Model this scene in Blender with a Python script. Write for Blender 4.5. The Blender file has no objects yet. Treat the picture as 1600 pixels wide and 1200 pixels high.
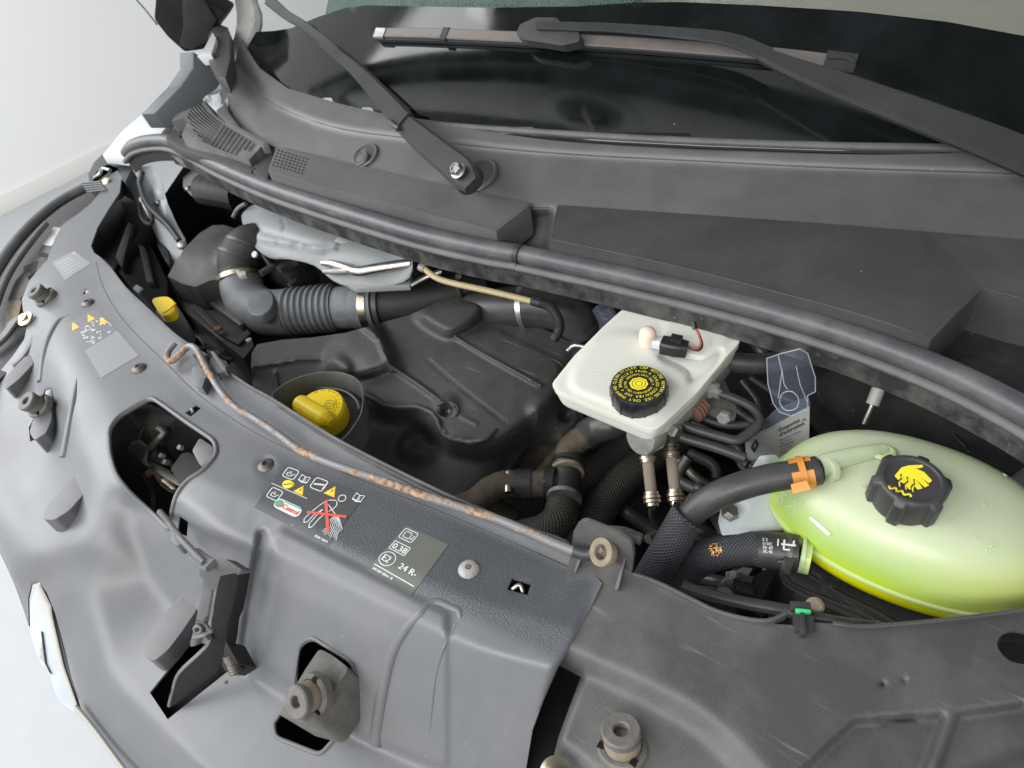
import bpy, bmesh, math, random
import numpy as np
from mathutils import Vector, Matrix
from mathutils.bvhtree import BVHTree
from mathutils.geometry import delaunay_2d_cdt
random.seed(7)
SC = bpy.context.scene
COL = SC.collection
# ------------------------------------------------------------------ camera
FPX = 1067.0
_a = np.array([-1800., -660., FPX]); _a /= np.linalg.norm(_a)
_d = np.array([200., 1130., FPX]); _d -= _a*(_a@_d); _d /= np.linalg.norm(_d)
_X = -_a; _Z = -_d; _Y = np.cross(_Z, _X)
ROT = np.array([_X, _Y, _Z])
CAM = np.array([0., 0., 0.55])
cd = bpy.data.cameras.new('camera'); cam = bpy.data.objects.new('camera', cd); COL.objects.link(cam)
_r = ROT@np.array([1, 0, 0.]); _u = ROT@np.array([0, -1., 0]); _b = ROT@np.array([0, 0, -1.])
cam.matrix_world = Matrix(((_r[0], _u[0], _b[0], CAM[0]), (_r[1], _u[1], _b[1], CAM[1]), (_r[2], _u[2], _b[2], CAM[2]), (0, 0, 0, 1)))
cd.sensor_width = 36; cd.lens = FPX/1600*36; cd.clip_start = .02; cd.clip_end = 60
cd.dof.use_dof = True; cd.dof.focus_distance = .74; cd.dof.aperture_fstop = 9
SC.camera = cam
# ------------------------------------------------------------------ light
w = bpy.data.worlds.new('World'); SC.world = w; w.use_nodes = True
bg = w.node_tree.nodes['Background']; bg.inputs[0].default_value = (.93, .96, 1, 1); bg.inputs[1].default_value = .98

def area(name, loc, target, sx, sy, power, col=(1, 1, 1)):
    l = bpy.data.lights.new(name, 'AREA'); l.shape = 'RECTANGLE'; l.size = sx; l.size_y = sy
    l.energy = power; l.color = col
    o = bpy.data.objects.new(name, l); COL.objects.link(o); o.location = loc
    o.rotation_euler = (Vector(target)-Vector(loc)).to_track_quat('-Z', 'Y').to_euler()
area('ceiling_light_left', (-3.2, -.9, 2.0), (-1.0, .3, 0), 3.4, 2.8, 190, (.97, .985, 1))
area('wall_fill_light', (-2.7, 1.6, 2.6), (-4.75, 1.6, .0), 2.0, 1.2, 25, (1, .99, .97))  # fill lamp added to brighten the wall
area('ceiling_light_front', (-.2, -2.2, 1.9), (-.3, .4, 0), 2.6, 1.0, 80, (1, .98, .95))
SC.view_settings.view_transform = 'Standard'; SC.view_settings.look = 'None'
SC.view_settings.exposure = 0; SC.view_settings.gamma = 1
SC.render.resolution_x = 1024; SC.render.resolution_y = 768

# ------------------------------------------------------------------ projections of picture points onto real heights
def ray(px, py):
    return Vector(ROT@np.array([px-800., py-600., FPX]))
CV = Vector(CAM)
def W(px, py, z):
    v = ray(px, py); return CV+v*((z-CV.z)/v.z)
def WYp(px, py, y):
    v = ray(px, py); return CV+v*((y-CV.y)/v.y)
def WXp(px, py, x):
    v = ray(px, py); return CV+v*((x-CV.x)/v.x)
def Wpl(px, py, p0, n):
    v = ray(px, py); n = Vector(n); return CV+v*((Vector(p0)-CV).dot(n)/v.dot(n))
def WS(pts, z=None):
    return [W(*p) if z is None else W(p[0], p[1], z) for p in pts]
GS = .84
def gfun(p, off):
    return (p.z-.15)-(p.y-.77-.3*(p.x+.65)**2)*GS-off/.766
def G(px, py, off=0.):            # point of the windscreen surface
    v = ray(px, py); a, b = .3, 6.
    fa = gfun(CV+v*a/v.length, off)
    for _ in range(60):
        m = (a+b)/2; fm = gfun(CV+v*m/v.length, off)
        if (fm > 0) == (fa > 0): a = m
        else: b = m
    return CV+v*a/v.length

# ------------------------------------------------------------------ materials
MATS = {}
def nodes(name):
    m = bpy.data.materials.new(name); m.use_nodes = True; MATS[name] = m
    nt = m.node_tree; return m, nt, nt.nodes['Principled BSDF']
def C4(c):
    return (c, c, c, 1) if not hasattr(c, '__len__') else (c[0], c[1], c[2], 1)
def plastic(name, col, rough=.5, spec=.5, grain=0., gscale=900, dust=None, damt=0., dscale=14, specks=0., metal=0., coat=0., rvar=.08, scr=0.):
    m, nt, bs = nodes(name); N = nt.nodes; L = nt.links
    tc = N.new('ShaderNodeTexCoord')
    bs.inputs['Metallic'].default_value = metal
    bs.inputs['Specular IOR Level'].default_value = spec
    bs.inputs['Coat Weight'].default_value = coat
    n1 = N.new('ShaderNodeTexNoise'); n1.inputs['Scale'].default_value = dscale; n1.inputs['Detail'].default_value = 8; n1.inputs['Roughness'].default_value = .62
    L.new(tc.outputs['Object'], n1.inputs['Vector'])
    mr = N.new('ShaderNodeMapRange'); mr.inputs[1].default_value = .3; mr.inputs[2].default_value = .7
    mr.inputs[3].default_value = max(rough-rvar, .03); mr.inputs[4].default_value = min(rough+rvar, 1)
    L.new(n1.outputs['Fac'], mr.inputs[0]); L.new(mr.outputs[0], bs.inputs['Roughness'])
    cur = None
    rgb = N.new('ShaderNodeRGB'); rgb.outputs[0].default_value = C4(col); cur = rgb.outputs[0]
    if damt > 0:
        cr = N.new('ShaderNodeMapRange'); cr.inputs[1].default_value = .42; cr.inputs[2].default_value = .72; cr.inputs[4].default_value = damt
        L.new(n1.outputs['Fac'], cr.inputs[0])
        mx = N.new('ShaderNodeMix'); mx.data_type = 'RGBA'; L.new(cr.outputs[0], mx.inputs[0]); L.new(cur, mx.inputs[6])
        mx.inputs[7].default_value = C4(dust if dust is not None else .3); cur = mx.outputs[2]
    if specks > 0:
        vo = N.new('ShaderNodeTexVoronoi'); vo.inputs['Scale'].default_value = 90
        L.new(tc.outputs['Object'], vo.inputs['Vector'])
        r = N.new('ShaderNodeMapRange'); r.inputs[1].default_value = .045; r.inputs[2].default_value = .09; r.inputs[3].default_value = 1; r.inputs[4].default_value = 0
        L.new(vo.outputs['Distance'], r.inputs[0])
        sx = N.new('ShaderNodeSeparateColor'); L.new(vo.outputs['Color'], sx.inputs[0])
        th = N.new('ShaderNodeMath'); th.operation = 'LESS_THAN'; th.inputs[1].default_value = specks; L.new(sx.outputs[0], th.inputs[0])
        mu = N.new('ShaderNodeMath'); mu.operation = 'MULTIPLY'; L.new(r.outputs[0], mu.inputs[0]); L.new(th.outputs[0], mu.inputs[1])
        mx = N.new('ShaderNodeMix'); mx.data_type = 'RGBA'; L.new(mu.outputs[0], mx.inputs[0]); L.new(cur, mx.inputs[6])
        mx.inputs[7].default_value = (.26, .255, .24, 1); cur = mx.outputs[2]
    if scr > 0:
        mp = N.new('ShaderNodeMapping'); mp.inputs['Scale'].default_value = (14, 160, 14); mp.inputs['Rotation'].default_value = (0, 0, .5)
        L.new(tc.outputs['Object'], mp.inputs[0])
        ns = N.new('ShaderNodeTexNoise'); ns.inputs['Scale'].default_value = 1; ns.inputs['Detail'].default_value = 3
        L.new(mp.outputs[0], ns.inputs['Vector'])
        r = N.new('ShaderNodeMapRange'); r.inputs[1].default_value = .66; r.inputs[2].default_value = .76; r.inputs[4].default_value = scr
        L.new(ns.outputs['Fac'], r.inputs[0])
        mx = N.new('ShaderNodeMix'); mx.data_type = 'RGBA'; L.new(r.outputs[0], mx.inputs[0]); L.new(cur, mx.inputs[6])
        mx.inputs[7].default_value = (.35, .34, .33, 1); cur = mx.outputs[2]
    L.new(cur, bs.inputs['Base Color'])
    if grain > 0:
        n2 = N.new('ShaderNodeTexNoise'); n2.inputs['Scale'].default_value = gscale; n2.inputs['Detail'].default_value = 2
        L.new(tc.outputs['Object'], n2.inputs['Vector'])
        b = N.new('ShaderNodeBump'); b.inputs['Strength'].default_value = grain; b.inputs['Distance'].default_value = .0006
        L.new(n2.outputs['Fac'], b.inputs['Height']); L.new(b.outputs[0], bs.inputs['Normal'])
    return m
plastic('cover_plastic', (.116, .119, .124), .44, .5, .35, 700, (.15, .148, .145), .5, 9, .05)
plastic('cover_textured', (.060, .063, .068), .5, .5, 1.0, 420, (.15, .15, .15), .35, 22, .05)  # grained copy, darkened for the shade on the top
plastic('carrier_plastic', (.062, .061, .060), .5, .45, .5, 600, (.15, .145, .135), .55, 11, .12, scr=.25)
plastic('ledge_plastic', (.085, .087, .090), .45, .5, .4, 600, (.2, .195, .185), .6, 14, .1, scr=.2)
plastic('pillar_trim', (.24, .235, .225), .5, .5, .3, 600, (.3, .29, .28), .4, 12)
plastic('cowl_plastic', (.094, .095, .097), .44, .5, .4, 700, (.145, .145, .145), .5, 10, .06)
plastic('cowl_dark', (.046, .045, .045), .46, .5, .4, 700, (.09, .088, .085), .4, 10, .05)
plastic('engine_plastic', (.040, .040, .040), .60, .45, .8, 420, (.075, .068, .058), .35, 34, .3, scr=.25)
plastic('bay_black', (.018, .018, .0185), .6, .35, .4, 300, (.05, .045, .038), .5, 22, .1)
plastic('dusty_edge', (.06, .062, .065), .8, .2, .6, 500, (.22, .22, .215), .6, 60, .2)
plastic('matte_black', (.012, .012, .0125), .65, .15, .3, 500, (.03, .03, .03), .4, 30)
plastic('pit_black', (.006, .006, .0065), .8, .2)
plastic('rubber', (.030, .031, .033), .5, .45, .3, 500, (.13, .13, .13), .35, 30, .04)
plastic('seal_rubber', (.058, .060, .064), .4, .5, .3, 500, (.15, .15, .15), .5, 24, .08, scr=.25)
plastic('rubber_grey', (.085, .087, .09), .55, .4, .3, 500, (.16, .155, .15), .6, 24, .05)
plastic('rubber_dirty', (.026, .026, .027), .55, .4, .5, 300, (.17, .168, .155), .5, 38, .3, scr=.6)
plastic('hose_rubber', (.034, .033, .032), .42, .45, .3, 500, (.09, .088, .085), .35, 30)
plastic('hose_dusty', (.075, .062, .043), .75, .3, .6, 350, (.16, .135, .1), .7, 60)
plastic('duct_rubber', (.10, .107, .115), .58, .45, .3, 300, (.2, .2, .2), .5, 30, .06)
plastic('buffer_rubber', (.11, .105, .098), .6, .4, .5, 400, (.2, .18, .15), .6, 90)
plastic('buffer_ring', (.26, .21, .15), .6, .4, .5, 400, (.14, .11, .08), .7, 120)
plastic('body_paint', (.25, .27, .285), .42, .5, .05, 200, (.34, .33, .31), .4, 20)
plastic('dull_paint', (.24, .26, .27), .62, .35, .15, 200, (.32, .31, .28), .5, 18, .1)
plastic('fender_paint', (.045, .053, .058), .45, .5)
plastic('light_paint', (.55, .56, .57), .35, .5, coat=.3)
plastic('alu', (.62, .61, .58), .35, .5, .3, 250, (.35, .33, .3), .5, 60, metal=1)
plastic('steel', (.45, .44, .43), .38, .5, .3, 300, (.25, .22, .19), .6, 90, metal=1)
plastic('cast', (.30, .295, .285), .5, .5, .8, 240, (.15, .13, .1), .7, 60, metal=.6)
plastic('gold_steel', (.50, .44, .33), .35, .5, .3, 300, (.3, .22, .14), .6, 90, metal=1)
plastic('dark_steel', (.08, .078, .074), .42, .5, .3, 300, (.25, .2, .15), .6, 90, metal=.5)
plastic('rust', (.20, .11, .065), .85, .2, 1, 300, (.11, .08, .06), .8, 70)
plastic('yellow', (.95, .68, .008), .40, .5, .1, 400, (.88, .60, .01), .4, 30)
plastic('yellow_print', (.80, .70, .03), .5)
plastic('cap_black', (.014, .014, .015), .36, .5, .12, 600, (.05, .05, .05), .3, 60)
plastic('cap_grey', (.036, .035, .037), .46, .5, .35, 800, (.06, .06, .06), .4, 40)
plastic('white_print', (.62, .63, .63), .5)
plastic('grey_print', (.36, .37, .37), .5)
plastic('orange_print', (.85, .42, .05), .5)
plastic('red_print', (.66, .09, .06), .5)
plastic('green_print', (.03, .36, .2), .5)
plastic('dark_print', (.03, .03, .035), .5)
plastic('sticker_dark', (.062, .064, .067), .42)
plastic('sticker_green', (.115, .122, .105), .42)
plastic('sticker_pale', (.21, .215, .22), .4)
plastic('sticker_mid', (.14, .145, .15), .4)
plastic('sticker_white', (.6, .6, .56), .45)
plastic('tag_paper', (.34, .345, .33), .5, .5, 0, 10, (.28, .28, .27), .4, 20)
plastic('beige_hose', (.50, .40, .22), .42, .5, .1, 400, (.4, .3, .17), .5, 40)
plastic('cream', (.72, .60, .48), .45)
plastic('orange_clamp', (.62, .25, .04), .4, .5, .1, 300, (.4, .15, .03), .4, 80)
plastic('green_clip', (.05, .55, .2), .45)
plastic('red_wire', (.35, .08, .03), .5)
plastic('wiper_black', (.022, .023, .025), .45, .45, .3, 800, (.05, .05, .05), .3, 16, .04)
plastic('wiper_blade', (.15, .135, .125), .42, .5, .2, 400, (.2, .18, .16), .5, 50, metal=.3)
plastic('frit_glass', (.004, .005, .005), .08, .45, 0, 10, (.02, .024, .026), .35, 9, .015, rvar=.05)
plastic('interior_shade_teal', (.05, .085, .08), .6)
plastic('dashboard', (.24, .225, .20), .6)
plastic('added_ceiling_dark', (.10, .10, .105), .8, .2)  # for the added overhead plane, dark to dim reflections
plastic('studio_wall', (.80, .795, .785), .8, .2)
plastic('studio_floor', (.37, .383, .397), .6, .4)
plastic('skirting', (.74, .72, .68), .6)
plastic('dust_fluff', (.20, .17, .13), .9, .1, 1, 500, (.12, .1, .08), .8, 90)
plastic('chrome', (.26, .28, .32), .35, .5, metal=.2)
plastic('chrome_pale', (.30, .29, .25), .3, .5)
plastic('frame_steel', (.62, .64, .66), .4)
plastic('bonnet_underside', (.02, .021, .022), .6)
def zoned():
    m = plastic('cover_zoned', (.120, .125, .133), .39, .5, .35, 700, (.165, .162, .158), .5, 9, .05)
    nt = m.node_tree; N = nt.nodes; L = nt.links; bs = N['Principled BSDF']
    at = N.new('ShaderNodeAttribute'); at.attribute_name = 'zone'
    src = bs.inputs['Base Color'].links[0].from_socket
    mx = N.new('ShaderNodeMix'); mx.data_type = 'RGBA'; mx.blend_type = 'MULTIPLY'; L.new(at.outputs['Fac'], mx.inputs[0]); L.new(src, mx.inputs[6]); mx.inputs[7].default_value = (.52, .54, .57, 1); L.new(mx.outputs[2], bs.inputs['Base Color'])  # grained zone multiplied darker: shade of the top put into the colour
    tc = N.new('ShaderNodeTexCoord'); n2 = N.new('ShaderNodeTexNoise'); n2.inputs['Scale'].default_value = 720; n2.inputs['Detail'].default_value = 2; L.new(tc.outputs['Object'], n2.inputs['Vector'])
    mr = N.new('ShaderNodeMapRange'); mr.inputs[3].default_value = .25; mr.inputs[4].default_value = .9; L.new(at.outputs['Fac'], mr.inputs[0])
    b = N.new('ShaderNodeBump'); b.inputs['Distance'].default_value = .0007; L.new(mr.outputs[0], b.inputs['Strength']); L.new(n2.outputs['Fac'], b.inputs['Height']); L.new(b.outputs[0], bs.inputs['Normal'])
zoned()
# rusty rod
def rusty(name, base, rough, amount, scale=26):
    m, nt, bs = nodes(name); N = nt.nodes; L = nt.links
    tc = N.new('ShaderNodeTexCoord'); n = N.new('ShaderNodeTexNoise'); n.inputs['Scale'].default_value = scale; n.inputs['Detail'].default_value = 10; n.inputs['Roughness'].default_value = .72
    L.new(tc.outputs['Object'], n.inputs['Vector'])
    r = N.new('ShaderNodeMapRange'); r.inputs[1].default_value = amount; r.inputs[2].default_value = amount+.05; L.new(n.outputs['Fac'], r.inputs[0])
    n2 = N.new('ShaderNodeTexNoise'); n2.inputs['Scale'].default_value = 200; n2.inputs['Detail'].default_value = 4; L.new(tc.outputs['Object'], n2.inputs['Vector'])
    cr = N.new('ShaderNodeValToRGB'); cr.color_ramp.elements[0].color = (.12, .06, .032, 1); cr.color_ramp.elements[1].color = (.42, .29, .20, 1)
    cr.color_ramp.elements[0].position = .3; cr.color_ramp.elements[1].position = .68
    L.new(n2.outputs['Fac'], cr.inputs[0])
    mx = N.new('ShaderNodeMix'); mx.data_type = 'RGBA'; L.new(r.outputs[0], mx.inputs[0]); mx.inputs[6].default_value = C4(base); L.new(cr.outputs[0], mx.inputs[7]); L.new(mx.outputs[2], bs.inputs['Base Color'])
    mr = N.new('ShaderNodeMapRange'); mr.inputs[3].default_value = rough; mr.inputs[4].default_value = .9; L.new(r.outputs[0], mr.inputs[0]); L.new(mr.outputs[0], bs.inputs['Roughness'])
    b = N.new('ShaderNodeBump'); b.inputs['Strength'].default_value = .6; b.inputs['Distance'].default_value = .001
    ad = N.new('ShaderNodeMath'); ad.operation = 'MULTIPLY'; L.new(n2.outputs['Fac'], ad.inputs[0]); L.new(r.outputs[0], ad.inputs[1]); L.new(ad.outputs[0], b.inputs['Height']); L.new(b.outputs[0], bs.inputs['Normal'])
    return m
rusty('rod_metal', (.17, .172, .175), .36, .50, 24)
rusty('rusty_bolt', (.29, .295, .30), .4, .56, 120)
# braided sleeve (woven bump; strand highlights painted into the colour)
def braid(name, col, hi, scale=1.):
    m, nt, bs = nodes(name); N = nt.nodes; L = nt.links
    uv = N.new('ShaderNodeUVMap'); sp = N.new('ShaderNodeSeparateXYZ'); L.new(uv.outputs[0], sp.inputs[0])
    def wave(sgn):
        a = N.new('ShaderNodeMath'); a.operation = 'MULTIPLY'; a.inputs[1].default_value = 16.*scale; L.new(sp.outputs[0], a.inputs[0])
        b = N.new('ShaderNodeMath'); b.operation = 'MULTIPLY'; b.inputs[1].default_value = sgn*200.*scale; L.new(sp.outputs[1], b.inputs[0])
        c = N.new('ShaderNodeMath'); c.operation = 'ADD'; L.new(a.outputs[0], c.inputs[0]); L.new(b.outputs[0], c.inputs[1])
        d = N.new('ShaderNodeMath'); d.operation = 'MULTIPLY'; d.inputs[1].default_value = 2*math.pi; L.new(c.outputs[0], d.inputs[0])
        s = N.new('ShaderNodeMath'); s.operation = 'SINE'; L.new(d.outputs[0], s.inputs[0]); return s
    s1, s2 = wave(1), wave(-1)
    mxx = N.new('ShaderNodeMath'); mxx.operation = 'MAXIMUM'; L.new(s1.outputs[0], mxx.inputs[0]); L.new(s2.outputs[0], mxx.inputs[1])
    r = N.new('ShaderNodeMapRange'); r.inputs[1].default_value = -.6; r.inputs[2].default_value = 1; L.new(mxx.outputs[0], r.inputs[0])
    mx = N.new('ShaderNodeMix'); mx.data_type = 'RGBA'; L.new(r.outputs[0], mx.inputs[0]); mx.inputs[6].default_value = C4(col); mx.inputs[7].default_value = C4(hi)
    L.new(mx.outputs[2], bs.inputs['Base Color']); bs.inputs['Roughness'].default_value = .5
    b = N.new('ShaderNodeBump'); b.inputs['Strength'].default_value = 1; b.inputs['Distance'].default_value = .0012; L.new(r.outputs[0], b.inputs['Height']); L.new(b.outputs[0], bs.inputs['Normal'])
    return m
braid('braid', (.008, .008, .010), (.07, .075, .085), 1.5)
braid('braid_dusty', (.018, .016, .014), (.075, .066, .055), 1.2)
braid('steel_braid', (.10, .075, .05), (.5, .42, .34), 2.)
# translucent plastics
def translucent(name, col, rough=.35, sss=.0, trans=0., alpha=1., ior=1.45, spec=.5, bump=0.):
    m, nt, bs = nodes(name)
    bs.inputs['Base Color'].default_value = C4(col); bs.inputs['Roughness'].default_value = rough
    bs.inputs['Subsurface Weight'].default_value = sss; bs.inputs['Subsurface Radius'].default_value = (1, .9, .6); bs.inputs['Subsurface Scale'].default_value = .012
    bs.inputs['Transmission Weight'].default_value = trans; bs.inputs['IOR'].default_value = ior; bs.inputs['Alpha'].default_value = alpha
    bs.inputs['Specular IOR Level'].default_value = spec
    return m
translucent('milky_white', (.62, .62, .555), .33, .5)
translucent('clear_plastic', (.30, .34, .46), .10, 0, 0., .13, 1.45)
translucent('bracket_milky', (.60, .64, .66), .35, .5)
translucent('green_spout', (.60, .68, .46), .3, .5, alpha=.62)
translucent('coolant_yellow', (.80, .82, .0), .3, .3)
translucent('coolant_liquid', (.62, .80, .02), .1, .5)
translucent('bumps_clear', (.50, .62, .32), .22, .3)
translucent('green_seam', (.48, .60, .22), .3, .3)
translucent('holder_rim', (.45, .48, .52), .2, alpha=.6)
translucent('glass_clear', (.70, .76, .71), .02, 0, 1., 1, 1.02)

def tank_mat():
    m, nt, bs = nodes('tank_plastic'); N = nt.nodes; L = nt.links
    tc = N.new('ShaderNodeTexCoord'); sp = N.new('ShaderNodeSeparateXYZ'); L.new(tc.outputs['Object'], sp.inputs[0])
    n = N.new('ShaderNodeTexNoise'); n.inputs['Scale'].default_value = 11; n.inputs['Detail'].default_value = 2; L.new(tc.outputs['Object'], n.inputs['Vector'])
    a = N.new('ShaderNodeMath'); a.operation = 'MULTIPLY_ADD'; a.inputs[1].default_value = .03; L.new(n.outputs['Fac'], a.inputs[0]); L.new(sp.outputs[2], a.inputs[2])
    r = N.new('ShaderNodeMapRange'); r.inputs[1].default_value = .121; r.inputs[2].default_value = .187; L.new(a.outputs[0], r.inputs[0])
    cr = N.new('ShaderNodeValToRGB'); L.new(r.outputs[0], cr.inputs[0]); e = cr.color_ramp.elements
    e[0].position = 0; e[0].color = (.46, .60, .03, 1); e[1].position = 1; e[1].color = (.54, .59, .42, 1)
    for p, c in ((.24, (.38, .54, .13)), (.46, (.44, .56, .24)), (.70, (.50, .58, .35))): q = e.new(p); q.color = C4(c)
    rx = N.new('ShaderNodeMapRange'); rx.inputs[1].default_value = .0; rx.inputs[2].default_value = .10; L.new(sp.outputs[0], rx.inputs[0])
    rz = N.new('ShaderNodeMapRange'); rz.inputs[1].default_value = .136; rz.inputs[2].default_value = .162; rz.inputs[3].default_value = .75; rz.inputs[4].default_value = 0; L.new(sp.outputs[2], rz.inputs[0])
    mu = N.new('ShaderNodeMath'); mu.operation = 'MULTIPLY'; L.new(rx.outputs[0], mu.inputs[0]); L.new(rz.outputs[0], mu.inputs[1])
    my = N.new('ShaderNodeMix'); my.data_type = 'RGBA'; L.new(mu.outputs[0], my.inputs[0]); L.new(cr.outputs[0], my.inputs[6]); my.inputs[7].default_value = (.54, .56, .16, 1)
    L.new(my.outputs[2], bs.inputs['Base Color']); bs.inputs['Roughness'].default_value = .3
    bs.inputs['Subsurface Weight'].default_value = .15; bs.inputs['Subsurface Radius'].default_value = (.9, 1, .3); bs.inputs['Subsurface Scale'].default_value = .01
    tr = N.new('ShaderNodeBsdfTransparent'); tr.inputs[0].default_value = (.82, .93, .55, 1)
    fr = N.new('ShaderNodeLayerWeight'); fr.inputs[0].default_value = .5
    mr = N.new('ShaderNodeMapRange'); mr.inputs[3].default_value = .86; mr.inputs[4].default_value = .98; L.new(fr.outputs['Facing'], mr.inputs[0])
    mx = N.new('ShaderNodeMixShader'); L.new(mr.outputs[0], mx.inputs[0]); L.new(tr.outputs[0], mx.inputs[1]); L.new(bs.outputs[0], mx.inputs[2])
    L.new(mx.outputs[0], nt.nodes['Material Output'].inputs[0])
tank_mat()

# ------------------------------------------------------------------ mesh builders
WMESH = {}
def origin_of(o):
    p = Vector((0, 0, 0))
    while o is not None: p = p+o.location; o = o.parent
    return p
def mk(name, vs, fs, mat, parent=None, smooth=35, uvs=None, fmats=None, kind=None):
    vs = [Vector(v) for v in vs]
    if parent is None:
        lo = Vector([min(v[i] for v in vs) for i in range(3)]); hi = Vector([max(v[i] for v in vs) for i in range(3)])
        org = Vector(((lo.x+hi.x)/2, (lo.y+hi.y)/2, lo.z)); loc = org
    else:
        org = origin_of(parent); loc = Vector((0, 0, 0))
    me = bpy.data.meshes.new(name); me.from_pydata([v-org for v in vs], [], [tuple(f) for f in fs]); me.validate(); 
    mats = mat if isinstance(mat, (list, tuple)) else [mat]
    for m in mats: me.materials.append(MATS[m])
    if fmats: 
        for p, k in zip(me.polygons, fmats): p.material_index = k
    if uvs is not None:
        uvl = me.uv_layers.new(name='UVMap')
        for p in me.polygons:
            for li in p.loop_indices: uvl.data[li].uv = uvs[me.loops[li].vertex_index]
    o = bpy.data.objects.new(name, me); COL.objects.link(o); o.location = loc
    if parent is not None: o.parent = parent
    if smooth:
        me.polygons.foreach_set('use_smooth', [True]*len(me.polygons)); me.set_sharp_from_angle(angle=math.radians(smooth))
    if kind: o['kind'] = kind
    WMESH[o.name] = (vs, [tuple(f) for f in fs], org)
    return o
def tag(o, label, cat, group=None):
    o['label'] = label; o['category'] = cat
    if group: o['group'] = group
    return o
def thing(name, loc, label, cat, group=None):
    o = bpy.data.objects.new(name, None); COL.objects.link(o); o.location = loc; o.empty_display_size = .02
    return tag(o, label, cat, group)
def bvh(o):
    if o.name not in BV:
        vs, fs, _ = WMESH[o.name]; BV[o.name] = BVHTree.FromPolygons(vs, fs)
    return BV[o.name]
BV = {}
def hit(px, py, *objs):
    v = ray(px, py).normalized(); best = None
    for o in objs:
        r = bvh(o).ray_cast(CV, v)
        if r[0] is not None and (best is None or r[3] < best[2]):
            n = r[1]
            if n.dot(v) > 0: n = -n
            best = (r[0], n, r[3])
    if best is None: return W(px, py, 0), Vector((0, 0, 1))
    return best[0], best[1]
def spline(pts, n=8):
    P_ = [Vector(p) for p in pts]; out = []
    if len(P_) < 3:
        return [P_[0].lerp(P_[-1], k/n) for k in range(n+1)]
    for i in range(len(P_)-1):
        a = P_[i-1] if i else P_[0]*2-P_[1]; b = P_[i]; c = P_[i+1]; d = P_[i+2] if i+2 < len(P_) else P_[i+1]*2-P_[i]
        for k in range(n):
            t = k/n; out.append(.5*((2*b)+(c-a)*t+(2*a-5*b+4*c-d)*t*t+(3*b-a-3*c+d)*t**3))
    out.append(P_[-1]); return out
def interp(vals, n):
    out = []
    for i in range(len(vals)-1):
        for k in range(n): out.append(vals[i]+(vals[i+1]-vals[i])*k/n)
    out.append(vals[-1]); return out
def frames(path):
    T = []
    for i in range(len(path)):
        a = path[max(i-1, 0)]; b = path[min(i+1, len(path)-1)]; T.append((b-a).normalized())
    u = T[0].cross(Vector((0, 0, 1)))
    if u.length < .1: u = T[0].cross(Vector((1, 0, 0)))
    u.normalize(); F = []
    for i, t in enumerate(T):
        u = (u-t*u.dot(t)).normalized(); F.append((t, u, t.cross(u)))
    return F
def tube(name, pts, r, mat, parent=None, seg=14, n=8, caps=True, rib=None, flat=1., kind=None):
    path = spline(pts, n) if n > 1 else [Vector(p) for p in pts]
    rs = interp(r, n) if hasattr(r, '__len__') else [r]*len(path)
    F = frames(path); vs = []; fs = []; uvs = []; s = 0
    for i, (p, (t, u, v)) in enumerate(zip(path, F)):
        if i: s += (path[i]-path[i-1]).length
        rr = rs[i]
        if rib: rr = rib(s, rr)
        for k in range(seg+1):
            a = 2*math.pi*k/seg; vs.append(p+u*math.cos(a)*rr+v*math.sin(a)*rr*flat); uvs.append((k/seg, s))
    m = seg+1
    for i in range(len(path)-1):
        for k in range(seg): fs.append((i*m+k, i*m+k+1, (i+1)*m+k+1, (i+1)*m+k))
    if caps:
        for i in (0, len(path)-1):
            c = len(vs); vs.append(path[i]); uvs.append((0, 0))
            for k in range(seg):
                fs.append((c, i*m+k+1, i*m+k) if i == 0 else (c, i*m+k, i*m+k+1))
    return mk(name, vs, fs, mat, parent, 50, uvs, kind=kind)
def axes(ax):
    ax = Vector(ax).normalized(); u = ax.cross(Vector((0, 1, 0)))
    if u.length < .1: u = ax.cross(Vector((1, 0, 0)))
    u.normalize(); return ax, u, ax.cross(u)
def lathe(name, prof, org, mat, parent=None, ax=(0, 0, 1), seg=40, mod=None, smooth=35):
    """prof: list of (r, h) from bottom centre to top centre"""
    ax, u, v = axes(ax); org = Vector(org); vs = []; fs = []; m = seg
    for (r, h) in prof:
        for k in range(m):
            a = 2*math.pi*k/m; rr = r*(mod(a, h) if mod else 1)
            vs.append(org+ax*h+u*rr*math.cos(a)+v*rr*math.sin(a))
    for i in range(len(prof)-1):
        for k in range(m): fs.append((i*m+k, i*m+(k+1) % m, (i+1)*m+(k+1) % m, (i+1)*m+k))
    for i, rev in ((0, True), (len(prof)-1, False)):
        if prof[i][0] > 1e-5:
            f = [i*m+k for k in range(m)]; fs.append(tuple(reversed(f)) if rev else tuple(f))
    return mk(name, vs, fs, mat, parent, smooth)
def bm_out(bm, name, mat, parent=None, smooth=35, kind=None):
    bm.normal_update(); bm.verts.ensure_lookup_table(); bm.verts.index_update()
    vs = [v.co.copy() for v in bm.verts]; fs = [[v.index for v in f.verts] for f in bm.faces]
    bm.free(); return mk(name, vs, fs, mat, parent, smooth, kind=kind)
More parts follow.
